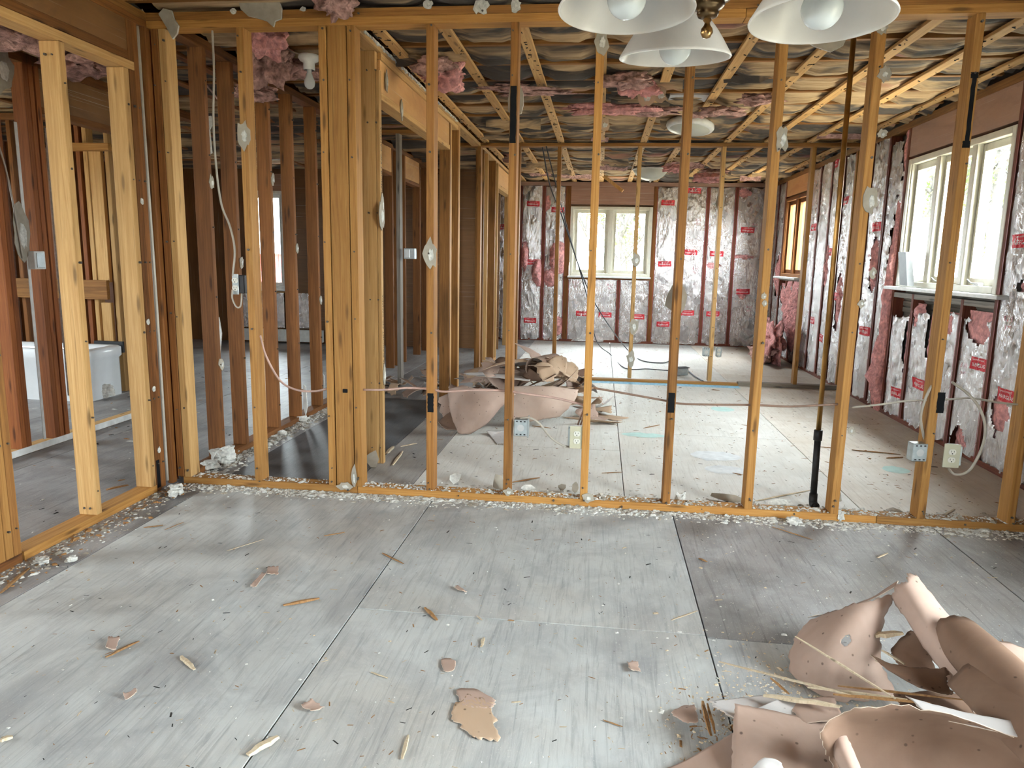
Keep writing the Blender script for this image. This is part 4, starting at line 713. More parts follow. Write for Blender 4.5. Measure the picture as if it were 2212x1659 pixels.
sheet_patch('paper_sheet', [[(1750, 1338, 2.28), (1830, 1312, 2.12), (1940, 1280, 2.22)], [(1660, 1425, 2.18), (1790, 1415, 1.86), (1862, 1380, 2.12)], [(1748, 1512, 2.08), (1830, 1518, 1.95), (1942, 1508, 2.08)]], PP, 'curled pink-brown paper sheet standing at the back left of the near heap', group=GN, seed=1, rag=.03, nu=64, nv=64, holes=((.60, .40, .05, .055),))
sheet_patch('paper_sheet', [[(1744, 1336, 2.29), (1840, 1318, 2.30), (1938, 1268, 2.24)], [(1770, 1332, 2.33), (1845, 1312, 2.34), (1940, 1262, 2.28)], [(1800, 1330, 2.40), (1850, 1310, 2.40), (1938, 1258, 2.30)]], PW, 'thin folded paper flap along the top of the standing curl', group=GN, seed=2, nu=20, nv=4, rag=.02)
sheet_patch('paper_sheet', [[(1926, 1290, 2.2), (1945, 1255, 2.14), (1978, 1240, 2.22)], [(1988, 1385, 2.05), (2010, 1345, 1.96), (2052, 1335, 2.1)], [(2100, 1540, 1.86), (2130, 1500, 1.78), (2180, 1480, 1.9)]], PP, 'tall folded paper strip leaning up at the top of the near heap', group=GN, seed=3, rag=.06)
sheet_patch('paper_sheet', [[(1972, 1244, 2.22), (1986, 1250, 2.23), (1990, 1262, 2.25)], [(2032, 1322, 2.12), (2046, 1330, 2.14), (2050, 1345, 2.16)], [(2130, 1460, 1.95), (2140, 1470, 1.97), (2150, 1480, 2.)]], (pap_white, pap_white), 'lit fold edge, coloured white, running down the tall paper strip', group=GN, seed=4, nu=6, rag=.03)  # light along the strip's right edge put into white paper
c0 = P(2068, 1372, 1, 2.02); c1 = P(2330, 1640, 1, 1.5)
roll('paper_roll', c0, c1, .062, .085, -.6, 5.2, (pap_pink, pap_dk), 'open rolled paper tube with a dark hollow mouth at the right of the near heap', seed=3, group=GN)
c0 = P(2130, 1500, 1, 1.82); c1 = P(2360, 1700, 1, 1.45)
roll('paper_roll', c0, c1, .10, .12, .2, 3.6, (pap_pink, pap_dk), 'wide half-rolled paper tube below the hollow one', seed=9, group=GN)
sheet_patch('paper_sheet', [[(1585, 1524, 1.76), (1700, 1545, 1.78), (1818, 1558, 1.76)], [(1582, 1600, 1.68), (1700, 1600, 1.60), (1815, 1610, 1.68)], [(1578, 1720, 1.56), (1700, 1720, 1.52), (1840, 1720, 1.56)]], PP, 'upright flat paper sheet with a straight left edge at the bottom of the frame', group=GN, seed=5, rag=.012, nu=22, nv=22)
sheet_patch('paper_sheet', [[(1770, 1590, 1.56), (1850, 1440, 1.62), (2260, 1620, 1.52)], [(1800, 1660, 1.62), (1980, 1610, 1.76), (2280, 1700, 1.64)], [(1850, 1740, 1.5), (2000, 1760, 1.5), (2290, 1780, 1.45)]], (pap_dk, pap_dk), 'big arched paper sheet coloured dark for its shaded hollow at the bottom right', group=GN, seed=6, rag=.03, nu=26, nv=22)  # shade of the hollow put into dark paper on both sides
sheet_patch('paper_sheet', [[(1350, 1700, 1.60), (1480, 1650, 1.66), (1600, 1575, 1.75)], [(1370, 1720, 1.56), (1500, 1680, 1.60), (1620, 1640, 1.68)], [(1400, 1760, 1.5), (1520, 1740, 1.5), (1640, 1720, 1.52)]], PP, 'low paper sheet curving off the bottom edge left of the upright sheet', group=GN, seed=7, rag=.02)
sheet_patch('paper_sheet', [[(1770, 1575, 1.66), (1790, 1555, 1.63), (1815, 1552, 1.64)], [(1785, 1610, 1.6), (1805, 1600, 1.56), (1830, 1600, 1.58)], [(1830, 1680, 1.54), (1850, 1680, 1.5), (1880, 1690, 1.53)]], (pap_white, pap_pink), 'pale torn paper curl between the upright and arched sheets', group=GN, seed=8, nu=10)
sheet_patch('paper_sheet', [[(1610, 1690, 1.50), (1640, 1610, 1.52), (1690, 1650, 1.5)], [(1600, 1700, 1.49), (1650, 1670, 1.48), (1700, 1690, 1.48)], [(1600, 1740, 1.46), (1650, 1740, 1.45), (1700, 1740, 1.45)]], (pap_white, pap_white), 'pale peaked paper scrap in front of the upright sheet', group=GN, seed=9, nu=12)
sheet_patch('paper_sheet', [[(1530, 1520, 1.82), (1600, 1505, 1.88), (1660, 1500, 1.92)], [(1560, 1545, 1.77), (1625, 1530, 1.82), (1680, 1520, 1.88)], [(1600, 1565, 1.73), (1660, 1555, 1.78), (1720, 1545, 1.83)]], (pap_white, pap_white), 'greyish flat paper piece behind the upright sheet', group=GN, seed=10)
sheet_patch('paper_sheet', [[(1620, 1540, 1.8), (1690, 1500, 1.84), (1720, 1510, 1.86)], [(1630, 1560, 1.76), (1700, 1535, 1.8), (1740, 1530, 1.82)], [(1640, 1575, 1.73), (1720, 1560, 1.76), (1790, 1550, 1.78)]], PW, 'small lifted paper flap right of the greyish piece', group=GN, seed=11, nu=12)
sheet_patch('paper_sheet', [[(1700, 1520, 1.84), (1730, 1500, 1.85), (1800, 1510, 1.86)], [(1720, 1545, 1.76), (1760, 1530, 1.78), (1810, 1540, 1.8)], [(1740, 1560, 1.74), (1780, 1555, 1.74), (1830, 1560, 1.74)]], (pap_white, pap_pink), 'pale curled flap just left of the big arch', group=GN, seed=12, nu=12)
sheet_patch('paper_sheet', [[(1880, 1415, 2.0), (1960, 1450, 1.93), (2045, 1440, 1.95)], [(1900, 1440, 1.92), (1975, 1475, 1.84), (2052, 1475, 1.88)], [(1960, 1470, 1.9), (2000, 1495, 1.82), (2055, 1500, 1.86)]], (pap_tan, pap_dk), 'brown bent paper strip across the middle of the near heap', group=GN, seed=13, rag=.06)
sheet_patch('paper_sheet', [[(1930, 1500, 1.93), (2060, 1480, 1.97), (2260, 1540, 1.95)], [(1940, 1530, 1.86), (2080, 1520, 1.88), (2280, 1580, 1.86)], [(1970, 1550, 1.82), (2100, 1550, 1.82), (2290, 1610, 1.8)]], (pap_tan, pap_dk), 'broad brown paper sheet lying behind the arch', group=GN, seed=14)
sheet_patch('paper_sheet', [[(1960, 1505, 1.66), (2090, 1545, 1.6), (2260, 1570, 1.56)], [(1980, 1530, 1.62), (2100, 1565, 1.57), (2270, 1592, 1.53)], [(2010, 1545, 1.6), (2110, 1580, 1.55), (2280, 1606, 1.51)]], (pap_white, pap_white), 'long pale paper edge lying along the top of the arch', group=GN, seed=15, nv=6, rag=.03)
sheet_patch('paper_sheet', [[(1925, 1400, 2.12), (1960, 1350, 2.14), (2000, 1360, 2.12)], [(1930, 1430, 2.06), (1970, 1400, 2.05), (2010, 1410, 2.05)], [(1950, 1445, 2.02), (1990, 1440, 2.), (2020, 1445, 2.)]], (pap_tan, pap_dk), 'shadowed paper piece behind the tall strip', group=GN, seed=16, nu=12)
sheet_patch('paper_sheet', [[(2100, 1385, 2.1), (2160, 1375, 2.12), (2260, 1420, 2.1)], [(2120, 1410, 2.02), (2180, 1420, 1.98), (2270, 1460, 2.)], [(2160, 1440, 1.96), (2200, 1460, 1.92), (2280, 1490, 1.93)]], PP, 'paper sheet behind the roll at the right edge of the frame', group=GN, seed=17)
sheet_patch('paper_scrap', [[(1448, 1543, 1.86), (1470, 1520, 1.91), (1500, 1522, 1.9)], [(1455, 1552, 1.84), (1480, 1540, 1.83), (1508, 1545, 1.84)], [(1475, 1563, 1.82), (1490, 1562, 1.81), (1508, 1560, 1.82)]], PP, 'small curled paper chip at the left tip of the near heap', group=GN, seed=18, nu=10, nv=10)
sheet_patch('paper_scrap', [[(975, 1560, 1.80), (1000, 1505, 1.92), (1065, 1535, 1.86)], [(985, 1585, 1.75), (1020, 1560, 1.76), (1068, 1560, 1.80)], [(1020, 1615, 1.70), (1045, 1600, 1.70), (1078, 1610, 1.70)]], (pap_tan, pap_tan), 'torn two-tone tan paper scrap lying alone on the near floor', 'paper scrap', seed=19, rag=.10, nu=16, nv=16)
sheet_patch('paper_scrap', [[(982, 1520, 1.90), (1020, 1505, 1.94), (1068, 1536, 1.87)], [(990, 1540, 1.86), (1020, 1530, 1.86), (1070, 1545, 1.85)], [(995, 1550, 1.83), (1030, 1552, 1.82), (1058, 1550, 1.83)]], PP, 'pink-brown paper strip stuck across the tan paper scrap', 'paper scrap', seed=20, rag=.08, nu=12, nv=8)
sheet_patch('paper_scrap', [[(955, 1446, 2.06), (968, 1440, 2.08), (985, 1452, 2.06)], [(957, 1460, 2.03), (972, 1455, 2.0), (988, 1458, 2.03)], [(960, 1472, 2.0), (972, 1472, 1.99), (982, 1466, 2.01)]], PP, 'small upturned pink paper chip on the middle of the near floor', 'paper scrap', seed=21, rag=.08, nu=10, nv=10)
for i, (px, py, l, w_, lab) in enumerate(((675, 1525, .045, .035, 'triangular paper chip right of the long floor seam'), (590, 1232, .06, .04, 'torn pink paper bit on the floor near the left seam'), (560, 1252, .10, .02, 'thin pink paper strip beside the torn pink bit'), (240, 1392, .07, .03, 'crumpled brown paper bit on the left near floor'), (280, 1500, .03, .02, 'tiny pink paper chip at the lower left'), (995, 1272, .05, .02, 'flat pale paper sliver near the middle of the near floor'), (1370, 1440, .04, .03, 'little grey paper chip left of the near heap'))):
    c = P(px, py, 2, .01); c.z = .004; a = RND.uniform(0, 3); d = Vector((math.cos(a), math.sin(a), 0)); e = Vector((-d.y, d.x, 0))
    sheet_patch('paper_scrap', [[c-d*l/2+e*w_/2*k2+Vector((0, 0, .01*(k2 > 0))) if k1 == 0 else c+d*l/2*(k1-1)+e*w_/2*k2+Vector((0, 0, .012 if k1 == 2 else .002)) for k1 in range(3)] for k2 in (-1, 0, 1)], PP, lab, 'paper scrap', seed=30+i, rag=.16, nu=8, nv=8, abs3=True)
# heap in the middle room
sheet_patch('paper_sheet', [[(968, 838, 5.25), (1010, 828, 5.0), (1112, 850, 5.25)], [(968, 885, 5.05), (1035, 890, 4.72), (1090, 872, 5.1)], [(988, 935, 5.02), (1010, 948, 4.9), (1052, 915, 5.1)]], PP, 'large curled paper sheet at the front left of the far heap', group=GF, seed=40, rag=.03)
sheet_patch('paper_sheet', [[(1100, 836, 5.45), (1180, 830, 5.4), (1250, 842, 5.55)], [(1100, 870, 5.3), (1185, 868, 5.2), (1246, 866, 5.42)], [(1102, 912, 5.3), (1165, 912, 5.3), (1212, 898, 5.5)]], (pap_pale, pap_pale), 'large pale pink folded sheet at the front right of the far heap', group=GF, seed=41, rag=.02)
sheet_patch('paper_sheet', [[(1000, 806, 5.6), (1050, 803, 5.7), (1120, 812, 5.7)], [(1010, 812, 5.45), (1060, 812, 5.5), (1140, 818, 5.5)], [(1045, 814, 5.35), (1090, 818, 5.35), (1150, 824, 5.4)]], (pap_white, pap_white), 'flat whitish sheet lying on top of the far heap', group=GF, seed=42, rag=.05)
sheet_patch('paper_sheet', [[(945, 915, 5.35), (975, 880, 5.4), (1010, 870, 5.45)], [(950, 925, 5.2), (985, 905, 5.2), (1020, 900, 5.25)], [(965, 935, 5.1), (1000, 930, 5.1), (1040, 925, 5.1)]], (pap_tan, pap_dk), 'brown rolled sheet low at the left of the far heap', group=GF, seed=43)
sheet_patch('paper_sheet', [[(1050, 930, 5.05), (1080, 935, 5.1), (1100, 925, 5.2)], [(1065, 950, 4.9), (1085, 950, 4.95), (1100, 945, 5.0)], [(1075, 978, 4.75), (1085, 970, 4.8), (1088, 980, 4.75)]], PW, 'pointed paper tail in front of the far heap', group=GF, seed=44)
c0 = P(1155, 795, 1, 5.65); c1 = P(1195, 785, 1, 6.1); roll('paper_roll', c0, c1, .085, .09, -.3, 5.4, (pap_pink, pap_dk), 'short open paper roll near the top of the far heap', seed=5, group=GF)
for i, (px, py, y, lab) in enumerate(((1205, 790, 5.7, 'upright fan-shaped paper piece on the right of the far heap'), (1230, 800, 5.75, 'square tan paper piece at the right top of the far heap'), (1180, 800, 5.55, 'striped paper piece in front of the short roll'))):
    c = P(px, py, 1, y); sheet_patch('paper_sheet', [[c+Vector((-.09, .02*i, .03)), c+Vector((0, .10, .10)), c+Vector((.07, .03, .05-.03*i))], [c+Vector((-.06, -.05, 0)), c+Vector((.01, .02, .03)), c+Vector((.08, 0, -.02))], [c+Vector((-.02, -.10, -.07)), c+Vector((.02, -.06, -.08)), c+Vector((.06, -.03, -.08))]], (pap_tan, pap_tan), lab, group=GF, seed=50+i, rag=.07, abs3=True, nu=10, nv=10)
hr = random.Random(3)
for i in range(66):
    t = hr.random(); x = -1.1+1.15*t+hr.uniform(-.1, .1); y = 5.5+.75*hr.random(); hmax = .50*math.exp(-((x+.6)/.5)**2-((y-5.85)/.5)**2)+.03; z = hmax*hr.uniform(.4, 1) if hmax > .2 else .03
    l, w_ = hr.uniform(.2, .5), hr.uniform(.09, .24); R = Matrix.Rotation(hr.gauss(0, .7)+PI*(i % 2), 3, 'Z') @ Matrix.Rotation(hr.uniform(-.5, .5), 3, 'Y') @ Matrix.Rotation(hr.uniform(-.2, .9), 3, 'X'); b_ = hr.uniform(-.12, .12); c = Vector((x, y, z))
    sheet_patch('paper_sheet', [[c+R @ Vector(((k1-1)*l/2, (k2-1)*w_/2*(1.25-.6*k1), b_ if k1 == 1 else 0)) for k1 in range(3)] for k2 in range(3)], [PP, (pap_tan, pap_tan), (pap_tan, pap_pink), (pap_pink, pap_white), (pap_dk, pap_tan)][i % 5], 'torn shard of underlay paper among the shards topping the far heap', group='loose shards of the far paper heap', seed=60+i, nu=8, nv=7, rag=.14, abs3=True)
for i in range(16):
    x = hr.uniform(-2.15, -1.45); y = hr.uniform(6.3, 7.3); l, w_ = hr.uniform(.12, .3), hr.uniform(.06, .2); c = Vector((x, y, hr.uniform(.01, .05))); R = Matrix.Rotation(hr.uniform(0, 2*PI), 3, 'Z') @ Matrix.Rotation(hr.uniform(-.6, .6), 3, 'Y'); b_ = hr.uniform(-.1, .1)
    sheet_patch('paper_sheet', [[c+R @ Vector(((k1-1)*l/2, (k2-1)*w_/2, b_ if k1 == 1 else 0)) for k1 in range(3)] for k2 in range(3)], [PD, PW, (pap_tan, pap_tan)][i % 3], 'torn paper shard on the floor at the dim hallway end', group='paper shards at the hallway end', seed=160+i, nu=8, nv=7, rag=.14, abs3=True)
# ------------------------------------------------------------------ wood splinters
def splinter(p0, p1, w_, m, label, group=None, seed=0):
    p0, p1 = Vector(p0), Vector(p1); d = (p1-p0); L = d.length; d.normalize(); s_ = d.cross(Vector((0, 0, 1))).normalized(); u_ = s_.cross(d); V, F = [], []; n = 6
    for i in range(n+1):
        t = i/n; ww = w_*(.35+.65*math.sin(PI*min(1, .12+t*.8)))*(1+.3*nz(i*1.7, seed)); hh = max(.0015, ww*.35); c = p0+d*L*t+s_*w_*.3*nz(i*.6, seed+3)
        V += [c+s_*ww/2, c+s_*ww*.35+u_*hh, c-s_*ww*.3+u_*hh*.8, c-s_*ww/2]
    for i in range(n): F += [(4*i+k, 4*i+(k+1) % 4, 4*i+4+(k+1) % 4, 4*i+4+k) for k in range(4)]
    F += [(3, 2, 1, 0), (4*n, 4*n+1, 4*n+2, 4*n+3)]
    return local(tag(mesh('wood_splinter', V, F, m), label, 'splinter', group))
fl_ = lambda px, py, z=.003: P(px, py, 2, z)
for i, (a, b, w_, m, lab) in enumerate((((918, 1313), (945, 1340), .016, splintd, 'short brown stick left of centre on the near floor'), ((535, 1632), (600, 1592), .028, splint, 'pale broad splinter by the seam at the bottom of the frame'), ((392, 1418), (420, 1447), .018, splint, 'pale wedge splinter on the lower left floor'), ((1450, 1340), (1508, 1319), .009, splint, 'pale sliver touching the right floor seam'), ((612, 1308), (690, 1293), .02, splintd, 'brown stick with bent nails left of the long seam'), ((700, 1158), (745, 1150), .010, splintd, 'small brown sliver near the left wall plate'), ((490, 1190), (570, 1165), .006, splint, 'thin pale sliver on the left near floor'), ((310, 1140), (352, 1135), .010, splintd, 'reddish sliver beside the left wall plate'), ((355, 1145), (397, 1128), .007, splintd, 'dark red sliver right of the reddish one'), ((0, 1600), (28, 1592), .02, splint, 'pale wood chip at the left edge of the frame'), ((228, 1420), (300, 1385), .014, splintd, 'grey brown sliver on the lower left floor'), ((1045, 1378), (1040, 1398), .012, splint, 'upright-looking sliver in the middle of the near floor'), ((1668, 1138), (1755, 1166), .008, splintd, 'long thin brown sliver below the right partition plate'), ((1510, 1206), (1528, 1214), .012, splintd, 'short brown chip right of the right floor seam'), ((802, 1452), (838, 1465), .006, splint, 'white sliver left of the pink paper chip'), ((1302, 1555), (1345, 1570), .005, splintd, 'grey wire-like sliver near the lower centre'), ((868, 1640), (882, 1588), .012, splint, 'long pale sliver at the bottom centre'), ((826, 1195), (872, 1218), .010, splintd, 'flat brown sliver lying across the long seam'), ((1895, 1205), (1918, 1195), .012, splint, 'pale chip on the dark right floor'), ((1030, 1330), (1042, 1340), .006, splint, 'tiny pale sliver at the cross seam'), ((0, 1282), (62, 1228), .018, splintd, 'loose brown trim strip beside the left wall plate'))):
    splinter(fl_(*a), fl_(*b), w_, m, lab, 'wood splinters on the near floor', i)
for i, (a, b, w_, m, lab) in enumerate((((1555, 1430, 1.99), (1875, 1512, 1.80), .011, splint, 'long pale stick lying across the front of the curled sheet'), ((1718, 1375, 2.05), (1935, 1510, 1.76), .010, splint, 'long thin stick leaning on the curled sheet'), ((1650, 1503, 1.86), (1815, 1527, 1.77), .022, splint, 'broad bright split lath in the near heap'), ((1745, 1485, 1.9), (1960, 1512, 1.78), .014, splint, 'split lath lying over the middle of the near heap'), ((1810, 1482, 1.88), (2080, 1512, 1.74), .010, splintd, 'brown lath under the bent paper strip'), ((1800, 1500, 1.8), (2010, 1520, 1.74), .012, splintd, 'darker lath beside the split lath'), ((1518, 1515, 1.86), (1535, 1590, 1.74), .013, splintd, 'dark stick end poking out by the small paper chip'), ((1528, 1520, 1.85), (1545, 1585, 1.75), .009, splintd, 'second stick end beside the dark one'), ((1665, 1465, 1.96), (1705, 1500, 1.88), .010, splintd, 'short stick left of the curled sheet'), ((1905, 1405, 2.05), (1955, 1435, 1.98), .012, splint, 'pale lath end behind the curled sheet'), ((1890, 1375, 2.12), (1950, 1368, 2.12), .03, splint, 'wide pale wood piece behind the curled sheet'))):
    splinter(P(a[0], a[1], 1, a[2]), P(b[0], b[1], 1, b[2]), w_, m, lab, 'sticks in the near heap', 40+i)
for i, (a, b, w_, m, lab) in enumerate((((1107, 1042), (1165, 1032), .016, splintd, 'red brown strip lying behind the partition plate'), ((1300, 890), (1285, 880), .02, pap_dk, 'dark wood bit right of the far heap'), ((1150, 920), (1190, 925), .014, splintd, 'dark sliver in front of the far heap'), ((1770, 965), (1800, 968), .012, splintd, 'dark sliver behind the gas pipe'), ((1840, 972), (1945, 982), .018, splintd, 'long dark lath on the shaded floor by the right wall'), ((1915, 990), (1950, 988), .02, splintd, 'short brown lath on the shaded floor'), ((1632, 1082), (1755, 1058), .012, splint, 'thin pale lath leaning by the pipe foot'), ((2020, 1125), (2062, 1100), .02, splint, 'pale stick lying over the plate at the right'), ((835, 980), (850, 965), .03, splint, 'split wood piece at the foot of the pale jack stud'), ((848, 1005), (870, 975), .02, splint, 'second split wood piece by the pale jack stud'), ((865, 965), (900, 958), .018, splint, 'small pale splinter on the dark hall floor'), ((1390, 925), (1425, 918), .014, splintd, 'thin splinter on the middle room floor'), ((1300, 1022), (1345, 1020), .010, splintd, 'fine splinter on the middle room floor near the seam'))):
    splinter(fl_(*a), fl_(*b), w_, m, lab, 'splinters on the middle room floor', 80+i)
# tiny litter nobody could count
def litter(name, n, xr, yr, ms, size, label, seed, dens=None, z=0., flat=.5, elong=1.):
    r = random.Random(seed); V, F, fm = [], [], []
    while n > 0:
        x, y = r.uniform(*xr), r.uniform(*yr)
        if dens and r.random() > dens(x, y): n -= .2; continue
        n -= 1; s_ = size*math.exp(r.gauss(0, .5)); a = r.uniform(0, 2*PI); i = len(V); ca, sa = math.cos(a), math.sin(a); L = s_*elong*r.uniform(.6, 1.4); h = s_*flat*r.uniform(.5, 1.2); m = r.randrange(len(ms)); zz = z(x, y) if callable(z) else z
        q_ = [(-L, -s_*.6, 0), (L*.9, -s_*.7, 0), (L, s_*.6, 0), (-L*.8, s_*.7, 0), (-L*.5, -s_*.2, h), (L*.6, 0, h*.8), (-L*.1, s_*.5, h*.9)]
        V += [(x+a_*ca-b_*sa, y+a_*sa+b_*ca, zz+c_) for a_, b_, c_ in q_]
        for f in ((0, 1, 5, 4), (1, 2, 5), (2, 3, 6, 5), (3, 0, 4, 6), (4, 5, 6)): F.append(tuple(i+k for k in f)); fm.append(m)
    return tag(mesh(name, V, F, ms, None, False, None, fm), label, 'debris', kind='stuff')
gauss = lambda v, c, s: math.exp(-((v-c)/s)**2)
litter('plaster_crumbs', 6500, (-2.2, 2.4), (3.42, 3.595), [gyp, gyp, gyp, gypaper], .0056, 'pale plaster crumbs strewn along the front of the partition plate', 1, lambda x, y: gauss(y, 3.58, .07)*(.45+.55*(nz(x*3, 4)+.5)))
litter('plaster_crumbs', 4200, (-1.2, 2.4), (3.66, 3.95), [gyp, gyp, gyp, gypaper], .0064, 'pale plaster crumbs strewn behind the partition plate', 2, lambda x, y: gauss(y, 3.68, .09))
litter('plaster_crumbs', 2600, (-2.2, 2.4), (3.597, 3.675), [gyp, gyp, gypaper], .0045, 'plaster dust lumps lying on top of the partition plate', 3, lambda x, y: .4+.6*(nz(x*5, 8)+.4), z=.0385)
litter('plaster_crumbs', 3200, (-2.24, -1.9), (3.7, 6.6), [gyp, gyp, gypaper], .008, 'plaster rubble along the foot of the hallway studs', 4, lambda x, y: gauss(x, -2.22, .07))
litter('plaster_crumbs', 900, (-2.29, -2.05), (2.3, 3.58), [gyp, gypaper, splintd], .005, 'plaster crumbs along the foot of the left wall', 5, lambda x, y: gauss(x, -2.26, .1))
litter('dust_grains', 1600, (-2.2, 2.4), (1.3, 3.5), [gyp, gyp, splint], .0022, 'tiny white specks scattered over the near floor', 6)
litter('wood_specks', 1100, (-2.2, 2.3), (1.3, 3.5), [splintd, splint, darkgap], .0016, 'thin dark slivers scattered over the near floor', 7, None, 0., .3, 3.2)
litter('wood_specks', 1500, (-1.2, 2.4), (3.8, 7.5), [splintd, splintd, darkgap], .0027, 'dark wood slivers scattered over the middle room floor', 8, None, 0., .3, 2.6)
litter('wood_specks', 420, (-2.0, 2.4), (7.7, 11.2), [splintd, splintd, pap_tan], .004, 'dark litter scattered over the far room floor', 9, None, 0., .3, 2.2)
litter('wood_specks', 600, (-5.5, -2.4), (2.2, 8.), [splintd, gyp, darkgap], .006, 'litter scattered over the floor of the left rooms', 10, None, 0., .3, 2.)
litter('sawdust', 3200, (.2, 1.5), (1.5, 2.5), [gyp, splint, splint], .0024, 'sawdust and grit around the near paper heap', 11, lambda x, y: gauss(x-.25*(y-2.0), .62, .25)*gauss(y, 1.95, .3))
litter('wood_specks', 700, (.2, .75), (1.6, 2.05), [splintd, splint, splintd], .0020, 'dark chips around the left tip of the near paper heap', 12, lambda x, y: gauss(x, .45, .16)*gauss(y, 1.8, .15), 0., .35, 2.6)
# ------------------------------------------------------------------ drywall chunks
def chunk(px, py, Yd, w_, h_, d_, lab, seed, m=gyp, flat=False):
    c = P(px, py, 2, h_*.4); r = random.Random(int(seed*10)+3)
    if flat:                         # broken plate of drywall, leaning or lying
        n = 7; tilt = r.uniform(.5, 1.0); az = r.uniform(-.5, .5); th = .012; pts = []
        for k in range(n):
            a = 2*PI*k/n+r.uniform(-.3, .3); q_ = r.uniform(.65, 1.1); pts.append((w_/2*q_*math.cos(a), h_*.5*q_*math.sin(a)))
        R = Matrix.Rotation(az, 3, 'Z') @ Matrix.Rotation(-tilt, 3, 'X'); V = [R @ Vector((x, 0, z)) for x, z in pts]+[R @ Vector((x*.93, th, z*.93)) for x, z in pts]
        F = [tuple(range(n)), tuple(range(2*n-1, n-1, -1))]+[(k, n+k, n+(k+1) % n, (k+1) % n) for k in range(n)]; zm = min(v.z for v in V)
        o = mesh('drywall_chunk', V, F, [m, gyp], None, False, Matrix.Translation((c.x, c.y, -zm+.001)), [0, 0]+[1]*n); tag(o, lab, 'drywall chunk', 'broken drywall chunks'); return
    bm = bmesh.new(); bmesh.ops.create_icosphere(bm, subdivisions=3, radius=.5)
    for v in bm.verts:
        k = v.co.normalized(); k = Vector([math.copysign(abs(t)**.6, t) for t in k])*.5; s_ = 1+.6*nz(k.x*2.6+seed, k.y*2.6, k.z*2.6)+.4*nz(k.x*7+seed, k.y*7, k.z*7)+.2*nz(k.x*15+seed, k.y*15, k.z*15); v.co = Vector((k.x*w_, k.y*d_, k.z*h_))*s_
    zmin = min(v.co.z for v in bm.verts)
    me = bpy.data.meshes.new('drywall_chunk'); bm.to_mesh(me); bm.free(); me.materials.append(m)
    tag(place(bpy.data.objects.new('drywall_chunk', me), Matrix.Translation((c.x, c.y, -zmin+.001)) @ Matrix.Rotation(RND.uniform(0, 3), 4, 'Z')), lab, 'drywall chunk', 'broken drywall chunks')
for i, a in enumerate(((485, 988, 0, .12, .09, .10, 'large broken drywall lump at the foot of the first hallway stud'), (500, 975, 0, .10, .05, .06, 'flat drywall lump behind the large one in the hallway'), (455, 1008, 0, .09, .05, .06, 'drywall lump between the corner stud and the hallway'), (805, 990, 0, .10, .13, .06, 'grey curved drywall piece at the foot of the pale jack stud'), (985, 1035, 0, .07, .07, .03, 'pointed drywall piece standing behind the partition plate'), (1078, 1040, 0, .09, .14, .02, 'tall drywall piece leaning behind the second amber stud'), (1140, 1055, 0, .10, .04, .04, 'low white drywall piece behind the plate right of the second stud'), (1214, 1053, 0, .06, .05, .02, 'small dark drywall flake left of the outlet stud'), (1243, 1055, 0, .04, .07, .02, 'little upright drywall flake beside the outlet stud'), (1470, 1082, 0, .06, .05, .04, 'white drywall bit at the foot of the fourth stud'), (1680, 1085, 0, .16, .05, .08, 'drywall rubble left of the gas pipe foot'), (1570, 1076, 0, .2, .05, .05, 'flat grey drywall strip behind the plate mid right'), (1800, 1082, 0, .06, .09, .05, 'brown drywall chunk right of the gas pipe foot'), (1930, 1105, 0, .12, .04, .05, 'drywall rubble behind the plate left of the rightmost stud'), (380, 1065, 0, .08, .05, .06, 'plaster lump in the dark left corner'), (155, 1210, 0, .035, .022, .03, 'single white plaster lump by the left seam'), (1715, 1128, 0, .06, .03, .04, 'white plaster lump in front of the right plate'), (1815, 1118, 0, .05, .04, .03, 'plaster lump in front of the pipe stud'), (610, 935, 0, .10, .05, .05, 'drywall piece at the foot of the third hallway stud'), (655, 905, 0, .10, .06, .05, 'drywall piece at the foot of the fourth hallway stud'), (1300, 1082, 0, .05, .04, .04, 'grey plaster lump in front of the outlet stud'), (225, 850, 0, .14, .1, .08, 'white broken tile lump beside the bathtub'), (90, 1215, 0, .05, .02, .04, 'grey plaster flake by the left doorway post'))): chunk(*a, i*3.1, gypaper if i in (3, 5, 7, 8, 11, 12) else gyp, i in (1, 3, 4, 5, 6, 7, 8, 10, 11, 13, 18, 19))
# ------------------------------------------------------------------ bathtub and other leftovers
tb = empty('bathtub', (-5.2, 5.55, 0), 'white bathtub seen through the left stud wall', 'bathtub')
def tub_part():
    V, F = [], []; x0, x1, y0, y1 = -6.3, -4.22, 5.5, 5.94; prof = [(0, 0, .0), (0, 0, .33), (-.015, -.015, .35), (-.015, -.015, .42), (0, 0, .435), (.05, .05, .435), (.08, .08, .40), (.14, .12, .12), (.2, .16, .08)]; n = 8
    for ox, oy, z in prof:
        a, b, c, d = x0+ox, x1-ox, y0+oy, y1-oy; r = .06
        for cx_, cy_, t0 in ((b-r, c+r, -PI/2), (b-r, d-r, 0), (a+r, d-r, PI/2), (a+r, c+r, PI)):
            for k in range(n): t = t0+PI/2*k/(n-1); V.append((cx_+r*math.cos(t), cy_+r*math.sin(t), z))
    m = 4*n
    for i in range(len(prof)-1): F += [(i*m+k, i*m+(k+1) % m, (i+1)*m+(k+1) % m, (i+1)*m+k) for k in range(m)]
    F.append(tuple((len(prof)-1)*m+k for k in range(m))); return V, F
mesh('basin', *tub_part(), tub, tb, True); board(tb, 'black_gasket', -4.5, -4.22, 5.96, 5.985, .36, .46, blackplas)
